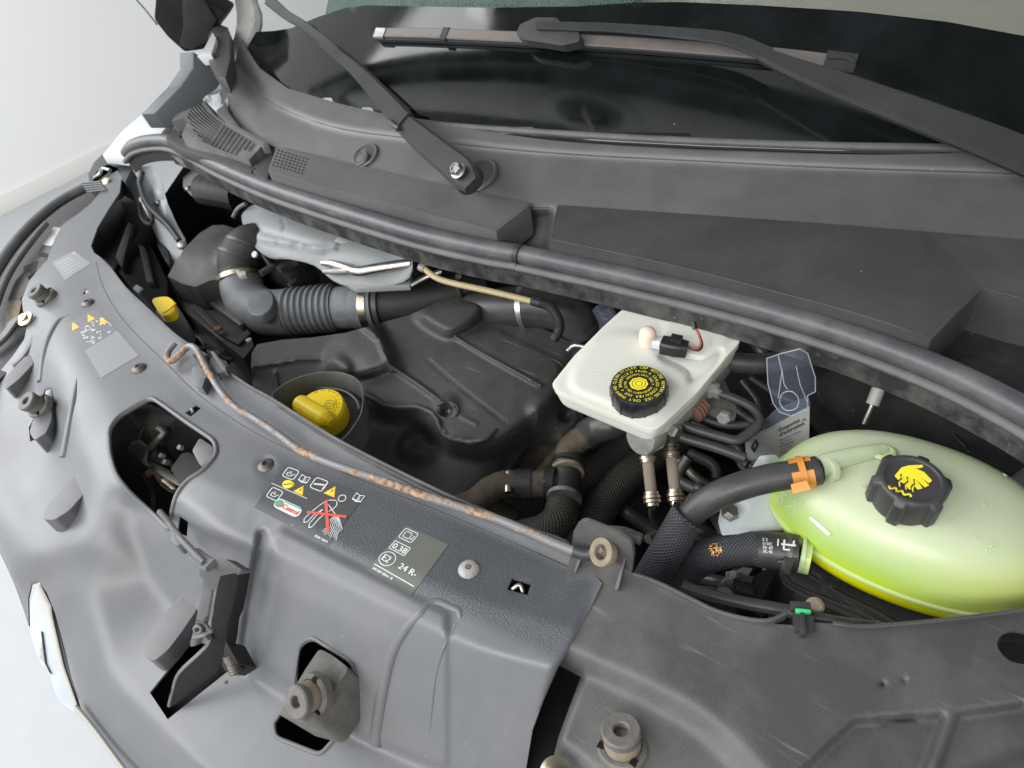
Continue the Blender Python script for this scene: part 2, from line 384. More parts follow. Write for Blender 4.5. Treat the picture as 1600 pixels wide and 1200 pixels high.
def prism(name, top, vec, mat, parent=None, bev=.0012, seg=2, smooth=35):
    """top: list of points (3-D) of the visible face, extruded by vec, edges bevelled"""
    bm = bmesh.new(); vec = Vector(vec); n = len(top)
    a = [bm.verts.new(p) for p in top]; b = [bm.verts.new(Vector(p)+vec) for p in top]
    bm.faces.new(a); bm.faces.new(list(reversed(b)))
    for i in range(n): bm.faces.new((a[(i+1) % n], a[i], b[i], b[(i+1) % n]))
    bmesh.ops.recalc_face_normals(bm, faces=bm.faces[:])
    if bev > 0:
        bmesh.ops.bevel(bm, geom=bm.edges[:], offset=bev, segments=seg, profile=.6, affect='EDGES', clamp_overlap=True)
    bmesh.ops.triangulate(bm, faces=[f for f in bm.faces if len(f.verts) > 4])
    return bm_out(bm, name, mat, parent, smooth)
def box(name, c, size, mat, parent=None, bev=.0015, rot=None):
    hx, hy, hz = [s/2 for s in size]; R_ = rot if rot is not None else Matrix.Identity(3); c = Vector(c)
    top = [c+R_@Vector(p) for p in ((-hx, -hy, hz), (hx, -hy, hz), (hx, hy, hz), (-hx, hy, hz))]
    return prism(name, top, R_@Vector((0, 0, -2*hz)), mat, parent, bev)
def ngon_round(pts, r, k=4):
    """round the corners of a 2-D polygon"""
    out = []; n = len(pts)
    for i in range(n):
        p = Vector(pts[i][:2]); a = Vector(pts[i-1][:2]); b = Vector(pts[(i+1) % n][:2])
        da = a-p; db = b-p; rr = min(r, da.length*.45, db.length*.45)
        s = p+da.normalized()*rr; e = p+db.normalized()*rr
        for j in range(k+1):
            t = j/k; out.append((1-t)**2*s+2*t*(1-t)*p+t*t*e)
    return [(q.x, q.y) for q in out]
def smooth_closed(pts, n=6):
    P_ = [Vector((p[0], p[1], 0)) for p in pts]; N_ = len(P_); out = []
    for i in range(N_):
        a, b, c, d = P_[i-1], P_[i], P_[(i+1) % N_], P_[(i+2) % N_]
        for k in range(n):
            t = k/n; q = .5*((2*b)+(c-a)*t+(2*a-5*b+4*c-d)*t*t+(3*b-a-3*c+d)*t**3); out.append((q.x, q.y))
    return out
def inpoly(X, Y, poly):
    c = np.zeros(X.shape, bool); n = len(poly)
    for i in range(n):
        x1, y1 = poly[i][:2]; x2, y2 = poly[(i+1) % n][:2]
        if y1 == y2: continue
        k = ((y1 > Y) != (y2 > Y)) & (X < (x2-x1)*(Y-y1)/(y2-y1)+x1); c ^= k
    return c
def segdist(X, Y, pl):
    d = np.full(X.shape, 1e9)
    for (x1, y1), (x2, y2) in zip([p[:2] for p in pl[:-1]], [p[:2] for p in pl[1:]]):
        dx, dy = x2-x1, y2-y1; L2 = dx*dx+dy*dy+1e-9
        t = np.clip(((X-x1)*dx+(Y-y1)*dy)/L2, 0, 1); d = np.minimum(d, np.hypot(X-x1-t*dx, Y-y1-t*dy))
    return d
def blur(a, r):
    if r < 1: return a
    r = int(r)
    for ax in (0, 1, 0, 1):
        p = np.pad(a, [(r+1, r) if i == ax else (0, 0) for i in (0, 1)], mode='edge'); c = np.cumsum(p, axis=ax); m = 2*r+1
        a = (np.take(c, range(m, c.shape[ax]), axis=ax)-np.take(c, range(0, c.shape[ax]-m), axis=ax))/m
    return a
def relief(name, outline, ctrl, mat, parent=None, holes=(), feats=(), soft=3, step=5., thick=.0025, skirt=0., smooth=40, rim=0., fn=None, mats=None, kind=None, wide=None):
    """moulded sheet: outline and holes seen from the camera, heights from control lines (px,py,z) plus raised or sunk features"""
    RS = 2.
    allp = list(outline); x0 = min(p[0] for p in allp)-20; x1 = max(p[0] for p in allp)+20; y0 = min(p[1] for p in allp)-20; y1 = max(p[1] for p in allp)+20
    nx = int((x1-x0)/RS)+2; ny = int((y1-y0)/RS)+2
    X, Y = np.meshgrid(x0+np.arange(nx)*RS, y0+np.arange(ny)*RS)
    if isinstance(ctrl, (int, float)): Z = np.full(X.shape, float(ctrl))
    else:
        cv = []; ce = []; cz = []
        for pl in ctrl:
            if len(pl) > 3: pl = [tuple(q) for q in spline([(p[0], p[1], p[2]*1000) for p in pl], 3)]; pl = [(p[0], p[1], p[2]/1000) for p in pl]
            for i, p in enumerate(pl):
                cv.append(Vector(p[:2])); cz.append(p[2])
                if i: ce.append((len(cv)-2, len(cv)-1))
        r = delaunay_2d_cdt(cv, ce, [], 0, .5)
        vo = r[0]; tri = r[2]; src = r[3]; vz = []
        for k, v in enumerate(vo):
            if src[k]: vz.append(cz[src[k][0]])
            else:   # crossing of two control lines
                b = min(range(len(cv)), key=lambda i: (cv[i]-v).length); vz.append(cz[b])
        Z = np.full(X.shape, np.nan)
        for t in tri:
            (ax, ay), (bx, by), (cx, cy) = [vo[i][:] for i in t]; za, zb, zc = [vz[i] for i in t]
            i0 = max(int((min(ax, bx, cx)-x0)/RS), 0); i1 = min(int((max(ax, bx, cx)-x0)/RS)+2, nx); j0 = max(int((min(ay, by, cy)-y0)/RS), 0); j1 = min(int((max(ay, by, cy)-y0)/RS)+2, ny)
            if i1 <= i0 or j1 <= j0: continue
            xx = X[j0:j1, i0:i1]; yy = Y[j0:j1, i0:i1]; D = (by-cy)*(ax-cx)+(cx-bx)*(ay-cy)
            if abs(D) < 1e-9: continue
            l1 = ((by-cy)*(xx-cx)+(cx-bx)*(yy-cy))/D; l2 = ((cy-ay)*(xx-cx)+(ax-cx)*(yy-cy))/D; l3 = 1-l1-l2
            m = (l1 > -1e-4) & (l2 > -1e-4) & (l3 > -1e-4); Z[j0:j1, i0:i1] = np.where(m, l1*za+l2*zb+l3*zc, Z[j0:j1, i0:i1])
        bad = np.isnan(Z)
        if bad.any():     # nearest control value outside the control hull
            cx_ = np.array([v[0] for v in cv]); cy_ = np.array([v[1] for v in cv]); cz_ = np.array(cz)
            bj, bi = np.nonzero(bad); 
            for s in range(0, len(bj), 4000):
                dx = X[bj[s:s+4000], bi[s:s+4000]][:, None]-cx_; dy = Y[bj[s:s+4000], bi[s:s+4000]][:, None]-cy_
                wgt = 1/(dx*dx+dy*dy+4)**2; Z[bj[s:s+4000], bi[s:s+4000]] = (wgt*cz_).sum(1)/wgt.sum(1)
        Z1 = blur(Z, soft)
        if wide:      # wider bend radii towards one side
            t = np.clip((wide[1]-X)/60., 0, 1); Z = Z1*(1-t)+blur(Z, wide[0])*t
        else: Z = Z1
    for f in feats:
        if f[0] == 'poly':
            Z = Z+f[2]*blur(inpoly(X, Y, f[1]).astype(float), f[3]/RS)
        elif f[0] == 'line':
            d = segdist(X, Y, f[1]); t = np.clip(1-d/f[2], 0, 1); Z = Z+f[3]*t*t*(3-2*t)
        elif f[0] == 'round':
            d = np.hypot(X-f[1][0], Y-f[1][1]); t = np.clip(1-d/f[2], 0, 1); Z = Z+f[3]*t*t*(3-2*t)
    def zat(px, py):
        fx = (px-x0)/RS; fy = (py-y0)/RS; i = min(max(int(fx), 0), nx-2); j = min(max(int(fy), 0), ny-2); a = fx-i; b = fy-j
        return Z[j, i]*(1-a)*(1-b)+Z[j, i+1]*a*(1-b)+Z[j+1, i]*(1-a)*b+Z[j+1, i+1]*a*b
    def dens(pl):
        out = []
        for i in range(len(pl)):
            a = pl[i]; b = pl[(i+1) % len(pl)]; d = math.hypot(b[0]-a[0], b[1]-a[1]); k = max(1, int(round(d/step)))
            for j in range(k): out.append((a[0]+(b[0]-a[0])*j/k, a[1]+(b[1]-a[1])*j/k))
        return out
    vs2 = []; es = []
    loops = [dens(outline)]+[dens(h) for h in holes]
    for lp in loops:
        b = len(vs2); vs2 += [Vector(p) for p in lp]; es += [(b+i, b+(i+1) % len(lp)) for i in range(len(lp))]
    gx = np.arange(float(x0), x1, step); gy = np.arange(float(y0), y1, step); GX, GY = np.meshgrid(gx, gy); GX = GX.copy(); GX[1::2] += step/2
    ok = inpoly(GX, GY, loops[0])
    for h in loops[1:]: ok &= ~inpoly(GX, GY, h)
    for lp in loops: ok &= segdist(GX, GY, lp+[lp[0]]) > step*.45
    vs2 += [Vector((a, b)) for a, b in zip(GX[ok], GY[ok])]
    r = delaunay_2d_cdt(vs2, es, [], 0, 1e-3); V = r[0]; T = np.array(r[2])
    VA = np.array([v[:] for v in V]); cen = VA[T].mean(1); keep = inpoly(cen[:, 0], cen[:, 1], loops[0])
    for h in loops[1:]: keep &= ~inpoly(cen[:, 0], cen[:, 1], h)
    T = T[keep]
    PF = fn if fn else (lambda px, py, z: W(px, py, z))
    vs = [PF(v[0], v[1], zat(v[0], v[1])) for v in V]; fs = [tuple(t) for t in T.tolist()]
    a, b, c = [vs[i] for i in fs[0]]
    if (b-a).cross(c-a).dot(a-CV) > 0: fs = [(f[0], f[2], f[1]) for f in fs]
    used = sorted({i for f in fs for i in f}); mp = {i: k for k, i in enumerate(used)}
    vs = [vs[i] for i in used]; fs = [tuple(mp[i] for i in f) for f in fs]
    ntop = len(fs)
    if skirt or thick:
        cnt = {}
        for f in fs:
            for i in range(3):
                e = (f[i], f[(i+1) % 3]); cnt[e] = 1
        bd = [e for e in cnt if (e[1], e[0]) not in cnt]
        h = skirt if skirt else thick; low = {}
        def lowv(i):
            if i not in low: low[i] = len(vs); vs.append(vs[i]-Vector((0, 0, h)))
            return low[i]
        for (i, j) in bd: fs.append((j, i, lowv(i), lowv(j)))
        if not skirt:  # closed underside
            base = len(vs); n0 = len(used); bot = [vs[i]-Vector((0, 0, h)) for i in range(n0)]
            idx = {}
            for i in range(n0):
                if i in low: idx[i] = low[i]
                else: idx[i] = len(vs); vs.append(bot[i])
            for f in fs[:ntop]: fs.append((idx[f[0]], idx[f[2]], idx[f[1]]))
    o = mk(name, vs, fs, mat, parent, smooth, kind=kind)
    if mats:       # soft zone mask for the grained moulding and its painted shade
        M_ = np.zeros(X.shape)
        for pl in mats: M_ = np.maximum(M_, inpoly(X, Y, pl).astype(float))
        Z = blur(M_, 4); zv = [zat(V[i][0], V[i][1]) for i in used]; zv += [0]*(len(vs)-len(zv))
        at = o.data.attributes.new('zone', 'FLOAT', 'POINT'); at.data.foreach_set('value', zv)
    return o
def sweep(name, path, ws, th, mat, parent=None, up=(0, 0, 1), bev=.001, n=4):
    """bar of rectangular section with rounded edges; ws = width at each control point"""
    P_ = spline(path, n); wv = interp(ws, n) if hasattr(ws, '__len__') else [ws]*len(P_); tv = interp(th, n) if hasattr(th, '__len__') else [th]*len(P_)
    up = Vector(up); vs = []; fs = []; m = 8
    for i, p in enumerate(P_):
        t = (P_[min(i+1, len(P_)-1)]-P_[max(i-1, 0)]).normalized(); s = t.cross(up).normalized(); u = s.cross(t); a = wv[i]/2; h = tv[i]; b = min(bev, a*.4, h*.4)
        for (x, y) in ((-a, -h+b), (-a+b, -h), (a-b, -h), (a, -h+b), (a, -b), (a-b, 0), (-a+b, 0), (-a, -b)): vs.append(p+s*x+u*y)
    for i in range(len(P_)-1):
        for k in range(m): fs.append((i*m+k, (i+1)*m+k, (i+1)*m+(k+1) % m, i*m+(k+1) % m))
    fs.append(tuple(range(m))); fs.append(tuple(reversed(range((len(P_)-1)*m, len(P_)*m))))
    return mk(name, vs, fs, mat, parent, 30)
def copy_tree(o, loc, parent=None, rot=None, scale=None):
    c = o.copy(); COL.objects.link(c)
    if parent: c.parent = parent
    else:
        c.location = loc
        if rot is not None: c.rotation_euler = rot
        if scale: c.scale = (scale,)*3
    for ch in list(o.children): copy_tree(ch, None, c)
    return c
# ------------------------------------------------------------------ print on surfaces
TXT = {}
def textmesh(s, size=1., space=1.):
    k = (s, space)
    if k not in TXT:
        c = bpy.data.curves.new('t', 'FONT'); c.body = s; c.size = 1; c.space_character = space; c.resolution_u = 2
        o = bpy.data.objects.new('t', c); COL.objects.link(o); dg = bpy.context.evaluated_depsgraph_get(); dg.update()
        me = o.evaluated_get(dg).to_mesh(); vs = [(v.co.x, v.co.y) for v in me.vertices]; fs = [tuple(p.vertices) for p in me.polygons]
        o.evaluated_get(dg).to_mesh_clear(); bpy.data.objects.remove(o); bpy.data.curves.remove(c); TXT[k] = (vs, fs)
    vs, fs = TXT[k]; return [(x*size, y*size) for x, y in vs], fs
class Print:
    """flat print laid on a surface: u right, v down, both 0..1 over four picture corners (TL, TR, BR, BL)"""
    def __init__(s, corners, aspect, objs, off=.0004):
        s.c = [Vector(p) for p in corners]; s.asp = aspect; s.objs = objs; s.off = off; s.b = {}
    def px(s, u, v):
        tl, tr, br, bl = s.c; return (tl*(1-u)+tr*u)*(1-v)+(bl*(1-u)+br*u)*v
    def at(s, u, v, lift=0):
        q = s.px(u, v); p, n = hit(q.x, q.y, *s.objs); return p+n*(s.off+lift)
    def add(s, mat, vs, fs, lift):
        V, F = s.b.setdefault(mat, ([], [])); b = len(V); V += [s.at(x, y, lift) for x, y in vs]; F += [tuple(b+i for i in f) for f in fs]
    def poly(s, mat, pts, lift=.0002): s.add(mat, pts, [tuple(range(len(pts)))], lift)
    def line(s, mat, pts, wd, lift=.0002, closed=False):
        pts = [tuple(p) for p in pts]
        if closed: pts = pts+[pts[0]]
        A = s.asp; vs = []; fs = []
        for i in range(len(pts)-1):
            (x1, y1), (x2, y2) = pts[i], pts[i+1]; dx, dy = (x2-x1)*A, y2-y1; L_ = math.hypot(dx, dy)
            if L_ < 1e-6: continue
            nx, ny = -dy/L_*wd/2, dx/L_*wd/2; b = len(vs)
            vs += [(x1+nx/A, y1+ny), (x2+nx/A, y2+ny), (x2-nx/A, y2-ny), (x1-nx/A, y1-ny)]; fs.append((b, b+1, b+2, b+3))
        s.add(mat, vs, fs, lift)
    def circ(s, c, r, n=20): return [(c[0]+r*math.cos(2*math.pi*k/n)/s.asp, c[1]+r*math.sin(2*math.pi*k/n)) for k in range(n)]
    def rbox(s, x0, y0, x1, y1, r=.03): return [(p[0]/s.asp, p[1]) for p in ngon_round([(x0*s.asp, y0), (x1*s.asp, y0), (x1*s.asp, y1), (x0*s.asp, y1)], r, 3)]
    def text(s, mat, t, x, y, size, wscale=1., lift=.0002, bold=False):
        vs, fs = textmesh(t, size)
        s.add(mat, [(x+a*wscale/s.asp, y-b) for a, b in vs], fs, lift)
        if bold: s.add(mat, [(x+(a*wscale+size*.05)/s.asp, y-b) for a, b in vs], fs, lift*1.1)
    def sheet(s, mat, name, parent, n=10):
        vs = [s.at(i/n, j/n, -.0001) for j in range(n+1) for i in range(n+1)]; fs = [(j*(n+1)+i, j*(n+1)+i+1, (j+1)*(n+1)+i+1, (j+1)*(n+1)+i) for j in range(n) for i in range(n)]
        return mk(name, vs, fs, mat, parent, 60)
    def done(s, parent, names):
        for m, (V, F) in s.b.items():
            F2 = []
            for f in F:
                a, b, c = V[f[0]], V[f[1]], V[f[2]]; F2.append(tuple(reversed(f)) if (b-a).cross(c-a).dot(a-CV) > 0 else f)
            mk(names.get(m, 'printed_mark'), V, F2, m, parent, 0)
# ================================================================== THE SETTING
def quad(name, pts, mat, kind=None, parent=None): return mk(name, pts, [tuple(range(len(pts)))], mat, parent, 0, kind=kind)
FZ = -1.05
quad('floor', [(-4.75, -5, FZ), (5, -5, FZ), (5, 6, FZ), (-4.75, 6, FZ)], 'studio_floor', 'structure')
quad('wall', [(-4.75, -5, FZ), (-4.75, 6, FZ), (-4.75, 6, 3.2), (-4.75, -5, 3.2)], 'studio_wall', 'structure')
quad('added_ceiling', [(-4.75, .3, 3.2), (-4.75, 6, 3.2), (5, 6, 3.2), (5, .3, 3.2)], 'added_ceiling_dark', 'structure')  # unseen rear half only, added dark to darken reflections from above
box('skirting', (-4.742, .5, FZ+.05), (.012, 10.9, .10), 'skirting', None, .002)['kind'] = 'structure'

# ================================================================== BODY SHELL ROUND THE BAY
body = thing('van_body', (-.66, .9, -.6), 'grey van body with wing edge, windscreen pillar and inner sheet metal at top left', 'van')
def wall_strip(name, pts, h, mat, parent):     # upright sheet along a line, standing below pts
    vs = []; fs = []
    for p in pts: vs += [Vector(p), Vector(p)-Vector((0, 0, h))]
    for i in range(len(pts)-1): fs.append((2*i, 2*i+1, 2*i+3, 2*i+2))
    return mk(name, vs, fs, mat, parent, 40)
# dark tub of the engine bay: bottom and sides
q = [(-1.44, -.02), (.42, -.02), (.42, .70), (-1.44, .70)]
wall_strip('bay_rear_bulkhead', [(-1.55, .80, .04), (.42, .80, .04)], .66, 'bay_black', body)
wall_strip('bay_side', [(-1.52, .80, -.02), (-1.36, .42, -.1)], .52, 'bay_black', body)
wall_strip('bay_side', [(.42, .0, .0), (.42, .82, .0)], .65, 'bay_black', body)
wall_strip('bay_front_crossmember', [(-1.3, .12, -.16), (-.9, .0, -.16), (-.4, -.01, -.16), (.42, .05, -.16)], .5, 'bay_black', body)
# wing: light upper corner and darker shaded flank
fl = [(281, 82), (290, 88), (322, 84), (332, 118), (318, 140), (300, 152), (272, 192), (262, 200), (236, 200), (221, 178), (262, 136), (281, 108)]
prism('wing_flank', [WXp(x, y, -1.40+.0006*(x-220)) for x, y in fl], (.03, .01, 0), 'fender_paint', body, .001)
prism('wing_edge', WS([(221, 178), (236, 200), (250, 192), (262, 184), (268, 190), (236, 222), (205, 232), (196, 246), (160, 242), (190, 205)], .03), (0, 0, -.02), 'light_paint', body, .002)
prism('wing_bracket', WS([(226, 203), (252, 184), (266, 190), (244, 218), (222, 222)], .045), (0, 0, -.02), 'light_paint', body, .002)
prism('wing_corner', WS([(160, 240), (196, 244), (206, 262), (196, 284), (170, 270), (140, 292), (137, 272), (147, 253)], .0), (0, 0, -.05), 'fender_paint', body, .002)
prism('hinge_bracket', WS([(336, 106), (343, 110), (341, 124), (351, 122), (352, 133), (343, 147), (331, 150), (322, 146), (318, 140), (324, 138), (327, 128)], .13), (0, 0, -.02), 'light_paint', body, .002)
prism('hinge_arm', WS([(318, 138), (325, 146), (336, 155), (345, 157), (348, 165), (338, 172), (326, 163), (318, 155)], .12), (0, 0, -.02), 'light_paint', body, .002)
# pillar and its trims
sweep('windscreen_pillar', [G(386, 18, .01)+Vector((0, 0, .1)), G(384, 20, .01), G(372, 75, .006), G(359, 128, .0)], [.075, .072, .06, .035], .015, 'pillar_trim', body, up=(0, -.64, .77), bev=.006)
prism('pillar_cover', WS([(326, 50), (340, 36), (356, 42), (360, 90), (352, 122), (340, 118), (326, 98), (322, 72)], .19), (0, 0, -.03), 'cowl_dark', body, .004)
# inner wing sheet with its bolts
ip = [(216, 262), (236, 258), (250, 278), (262, 318), (276, 350), (290, 374), (286, 398), (268, 415), (256, 392), (240, 360), (226, 320), (217, 290)]
inner = relief('inner_wing', ip, [[(200, 250, -.01), (268, 420, -.12)], [(236, 250, .0), (300, 380, -.09)]], 'body_paint', body, feats=[('line', [(228, 262), (246, 300), (270, 370)], 6, .004)], step=6)
sp = [(286, 276), (292, 266), (310, 262), (340, 272), (352, 292), (338, 308), (318, 313), (300, 306), (286, 292)]
strut = relief('strut_plate', sp, -.05, 'body_paint', body, feats=[('round', (294, 295), 12, .004)], step=5)
for (x, y, ob) in ((294, 296, strut), (248, 317, inner)):
    p, n = hit(x, y, ob); lathe('bolt', [(.008, 0), (.008, .004), (.006, .007), (0, .008)], p, 'steel', body, n, 12)
tube('inner_wing_pipe', [W(222, 268, .0), W(219, 290, -.02), W(232, 322, -.04), W(262, 352, -.06), W(280, 376, -.075)], .006, 'rubber', body)
lathe('pipe_end', [(.009, 0), (.009, .02), (.006, .022)], W(284, 384, -.08), 'alu', body, (.6, -.2, .3), 12)
tube('strut_bush', [W(318, 296, -.035), W(345, 300, -.035), W(372, 304, -.04)], [.032, .032, .034], 'bay_black', body, rib=lambda s, r: r*(1+.03*math.sin(s*700)))
# frame slot on the bracket between wing and headlamp
tube('bracket_loop', [W(218, 318, -.04), W(222, 340, -.05), W(232, 350, -.05), W(238, 346, -.05), W(234, 330, -.045), W(224, 312, -.04)], .0045, 'bay_black', body)
prism('inner_panel', WS([(240, 360), (250, 362), (262, 390), (266, 414), (258, 408), (246, 384)], -.1), (0, 0, -.03), 'bay_black', body, .003)

SK_ = [p+Vector((.02, .035, 0)) for p in [W(-60, 560, -.07), W(-50, 740, -.09), W(6, 878, -.10), W(40, 950, -.14), W(60, 1000, -.17), W(112, 1090, -.19), W(150, 1140, -.195), W(196, 1200, -.20), W(300, 1300, -.20), W(640, 1430, -.18), W(900, 1420, -.12), W(1700, 1320, -.06)]]
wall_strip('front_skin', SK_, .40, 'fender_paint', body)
quad('bay_undertray', [(p.x, p.y, -.45) for p in SK_]+[(.45, .84, -.45), (-1.5, .84, -.45), (-1.42, .5, -.45)], 'pit_black', None, body)
# door mirror
mirror = thing('door_mirror', W(295, 80, .2), 'black door mirror housing at the top left beside the windscreen pillar', 'mirror')
mp_ = [(246, -40), (243, 8), (241, 30), (262, 57), (281, 74), (289, 81), (318, 78), (330, 52), (344, 34), (352, 20), (330, 8), (318, -10), (318, -40)]
mir = (W(295, 40, .2), (.55, -.8, -.12))
prism('mirror_housing', [Wpl(x, y, *mir) for x, y in ngon_round(mp_, 6, 3)], (-.04, .06, .0), 'matte_black', mirror, .006)
prism('mirror_panel', [Wpl(x, y, *mir)+Vector((.004, -.006, 0)) for x, y in [(284, -40), (288, 40), (281, 70), (300, 76), (322, 66), (340, 30), (316, -10), (316, -40)]], (-.01, .015, 0), 'bay_black', mirror, .003)
prism('mirror_trim', WS([(289, 80), (318, 76), (332, 50), (338, 60), (330, 84), (300, 88)], .2), (0, 0, -.02), 'light_paint', mirror, .002)
tube('aerial_line', [W(206, -8, .3), W(226, 14, .28), W(245, 38, .26)], .0016, 'dark_print', mirror, n=2)

# ================================================================== FRONT COVER
OUT = [(941, 911), (905, 988), (872, 1040), (850, 1090), (832, 1140), (822, 1200), (815, 1260), (300, 1260), (230, 1215), (190, 1200), (150, 1146), (128, 1112), (112, 1060), (100, 1010), (86, 958), (73, 926), (60, 908), (49, 912), (44, 935), (45, 978), (36, 950), (22, 912), (6, 876), (-12, 840), (-40, 800),
       (-40, 612), (0, 580), (20, 556), (38, 530), (44, 500), (36, 486), (34, 468), (46, 438), (74, 405), (86, 372), (97, 352), (112, 342), (142, 318), (160, 296), (174, 272), (184, 266), (190, 276), (187, 300), (170, 326), (152, 356), (142, 384), (147, 395), (160, 404),
       (176, 421), (200, 452), (240, 490), (272, 521), (300, 542), (330, 560), (352, 578), (392, 606), (430, 627), (500, 672), (560, 706), (700, 776), (820, 826), (889, 850), (892, 862)]
def pl2(*z): return z
CT = [
 [(892, 846, .003), (820, 820, .003), (700, 770, .003), (560, 700, .003), (430, 622, .003), (352, 574, .003), (272, 515, .003), (200, 446, .003), (160, 400, .0), (142, 384, 0), (188, 268, .0)],
 [(940, 906, 0), (860, 874, -.004), (780, 838, -.004), (700, 803, -.004), (560, 746, -.004), (440, 702, -.004), (330, 640, -.004), (250, 570, -.004), (200, 510, -.003), (165, 445, -.002), (148, 405, 0)],
 [(905, 985, -.001), (770, 945, -.001), (640, 897, -.001), (545, 856, -.001), (455, 808, 0), (372, 772, 0), (300, 740, 0), (190, 700, -.001), (165, 640, -.003), (118, 560, -.003), (105, 500, -.003), (100, 450, -.003), (100, 400, -.002), (140, 330, 0), (178, 268, 0)],
 [(868, 1044, -.010), (745, 1010, -.010), (615, 950, -.010), (515, 902, -.010), (425, 860, -.008), (345, 825, -.004), (290, 785, -.004), (187, 757, -.012), (130, 715, -.012), (96, 600, -.01), (76, 545, -.01), (76, 490, -.008), (74, 440, -.006), (95, 355, -.003)],
 [(850, 1088, -.032), (733, 1055, -.032), (603, 998, -.032), (500, 950, -.032), (412, 908, -.03), (332, 868, -.028), (278, 832, -.03), (232, 775, -.035), (160, 800, -.035), (105, 790, -.05), (92, 720, -.05), (74, 640, -.045), (48, 580, -.04), (42, 530, -.03), (36, 480, -.02)],
 [(822, 1260, -.118), (740, 1235, -.118), (590, 1166, -.118), (480, 1108, -.118), (385, 1050, -.118), (330, 1005, -.118), (262, 935, -.115), (225, 850, -.075), (150, 850, -.055), (70, 843, -.068), (50, 760, -.066), (20, 660, -.06), (-10, 610, -.055), (-45, 590, -.05)],
 [(800, 1330, -.125), (660, 1330, -.128), (440, 1290, -.13), (313, 1197, -.13), (200, 1087, -.13), (162, 1038, -.128), (130, 925, -.095), (100, 878, -.08), (58, 870, -.075), (30, 830, -.07), (-45, 740, -.07)],
 [(600, 1400, -.20), (300, 1290, -.20), (190, 1200, -.19), (128, 1112, -.18), (100, 1010, -.165), (60, 985, -.15), (42, 920, -.12), (16, 890, -.10), (-45, 805, -.09)],
]
HOLE = ngon_round([(172, 672), (186, 652), (212, 636), (236, 623), (252, 634), (290, 662), (333, 690), (336, 710), (316, 734), (290, 748), (274, 770), (268, 796), (266, 828), (240, 800), (205, 768), (184, 742), (174, 710)], 12, 3)
SLOT = [(234, 1082), (262, 1124), (372, 1036), (346, 1018), (338, 1010), (300, 1000)]
SQ = [(470, 1008), (487, 998), (548, 1037), (553, 1060), (543, 1100), (530, 1142), (500, 1176), (432, 1149), (430, 1128), (436, 1120), (462, 1080), (466, 1030)]; SQ = ngon_round(SQ, 10, 3)
TRI1 = [(72, 581), (80, 600), (68, 607)]
TRI2 = [(45, 668), (47, 690), (58, 686), (66, 680), (80, 668), (82, 630), (80, 606), (70, 608), (60, 640)]
S1 = [(127, 453), (135, 451), (139, 456), (131, 461)]
S2 = [(289, 645), (306, 633), (315, 637), (298, 651)]
S3 = [(800, 903), (830, 912), (824, 930), (792, 921)]
S4 = [(281, 806), (294, 815), (292, 838), (277, 832)]
FE = [
 ('line', [(378, 1045), (386, 980), (395, 920), (404, 870), (410, 835)], 12, -.006),
 ('poly', [(410, 1035), (420, 960), (430, 890), (420, 838), (440, 826), (700, 960), (700, 1200), (560, 1150)], .004, 5),
 ('round', (415, 728), 22, -.003), ('round', (733, 890), 20, -.001), ('round', (811, 917), 23, -.0012),
]
cover = relief('front_panel_cover', OUT, CT, 'cover_zoned', None, holes=[HOLE, SLOT, SQ, TRI2, S1, S2, S3, S4], feats=FE, soft=3, wide=(8, 300), step=3.8, thick=.0026, smooth=60,
               mats=[[(418, 712), (560, 752), (720, 810), (935, 905), (900, 985), (868, 1030), (760, 975), (560, 880), (450, 815), (405, 770)]])
tag(cover, 'large grey moulded cover across the front with stickers and an oval opening', 'trim panel')
def onto(pts, *objs, off=0.):
    out = []
    for x, y in pts:
        p, n = hit(x, y, *objs); out.append(p+n*off)
    return out
def rim_tube(name, poly, r, obj, parent, mat, closed=True, off=0.):
    pts = onto(poly+([poly[0]] if closed else []), obj, off=off)
    return tube(name, pts, r, mat, parent, seg=8, n=1, caps=not closed)
def grow(poly, d):
    c = sum((Vector(p) for p in poly), Vector((0, 0)))/len(poly); return [tuple(c+(Vector(p)-c)*(1+d/(Vector(p)-c).length)) for p in poly]
rim_tube('opening_rim', grow(HOLE, 3), .0028, cover, cover, 'cover_plastic')
rim_tube('buffer_opening_rim', grow(SQ, 3.5), .0022, cover, cover, 'cover_plastic')
def ridge(name, pts, r, sink, obj, parent, mat, rs=None):
    q = [p-n*sink for p, n in (hit(x, y, obj) for x, y in pts)]
    return tube(name, q, rs if rs else r, mat, parent, seg=16, n=6)
ridge('moulded_rib', [(586, 1163), (592, 1110), (602, 1060), (612, 1022), (632, 985), (655, 958), (672, 942), (684, 940), (704, 948), (716, 954), (718, 964), (712, 974)], 0, .0032, cover, cover, 'cover_plastic', [.0075, .0072, .0068, .0064, .0058, .0052, .0048, .0048, .0046, .0046, .0040, .0020])
ridge('moulded_rib', [(712, 974), (694, 1010), (680, 1060), (674, 1110), (668, 1190)], .0016, .0009, cover, cover, 'cover_plastic')
ridge('moulded_rib', [(108, 492), (92, 500), (78, 522), (68, 552), (62, 596)], 0, .0032, cover, cover, 'cover_plastic', [.004, .0062, .0072, .0072, .0065])
ridge('moulded_rib', [(120, 588), (114, 628), (106, 676), (99, 714)], 0, .002, cover, cover, 'cover_plastic', [.002, .0055, .0065, .0065])
ridge('moulded_crease', [(150, 410), (160, 446), (182, 486), (215, 525), (260, 568), (300, 608), (350, 646), (420, 688), (520, 732), (600, 766), (700, 805), (800, 848), (900, 892)], .0009, .0004, cover, cover, 'cowl_dark')
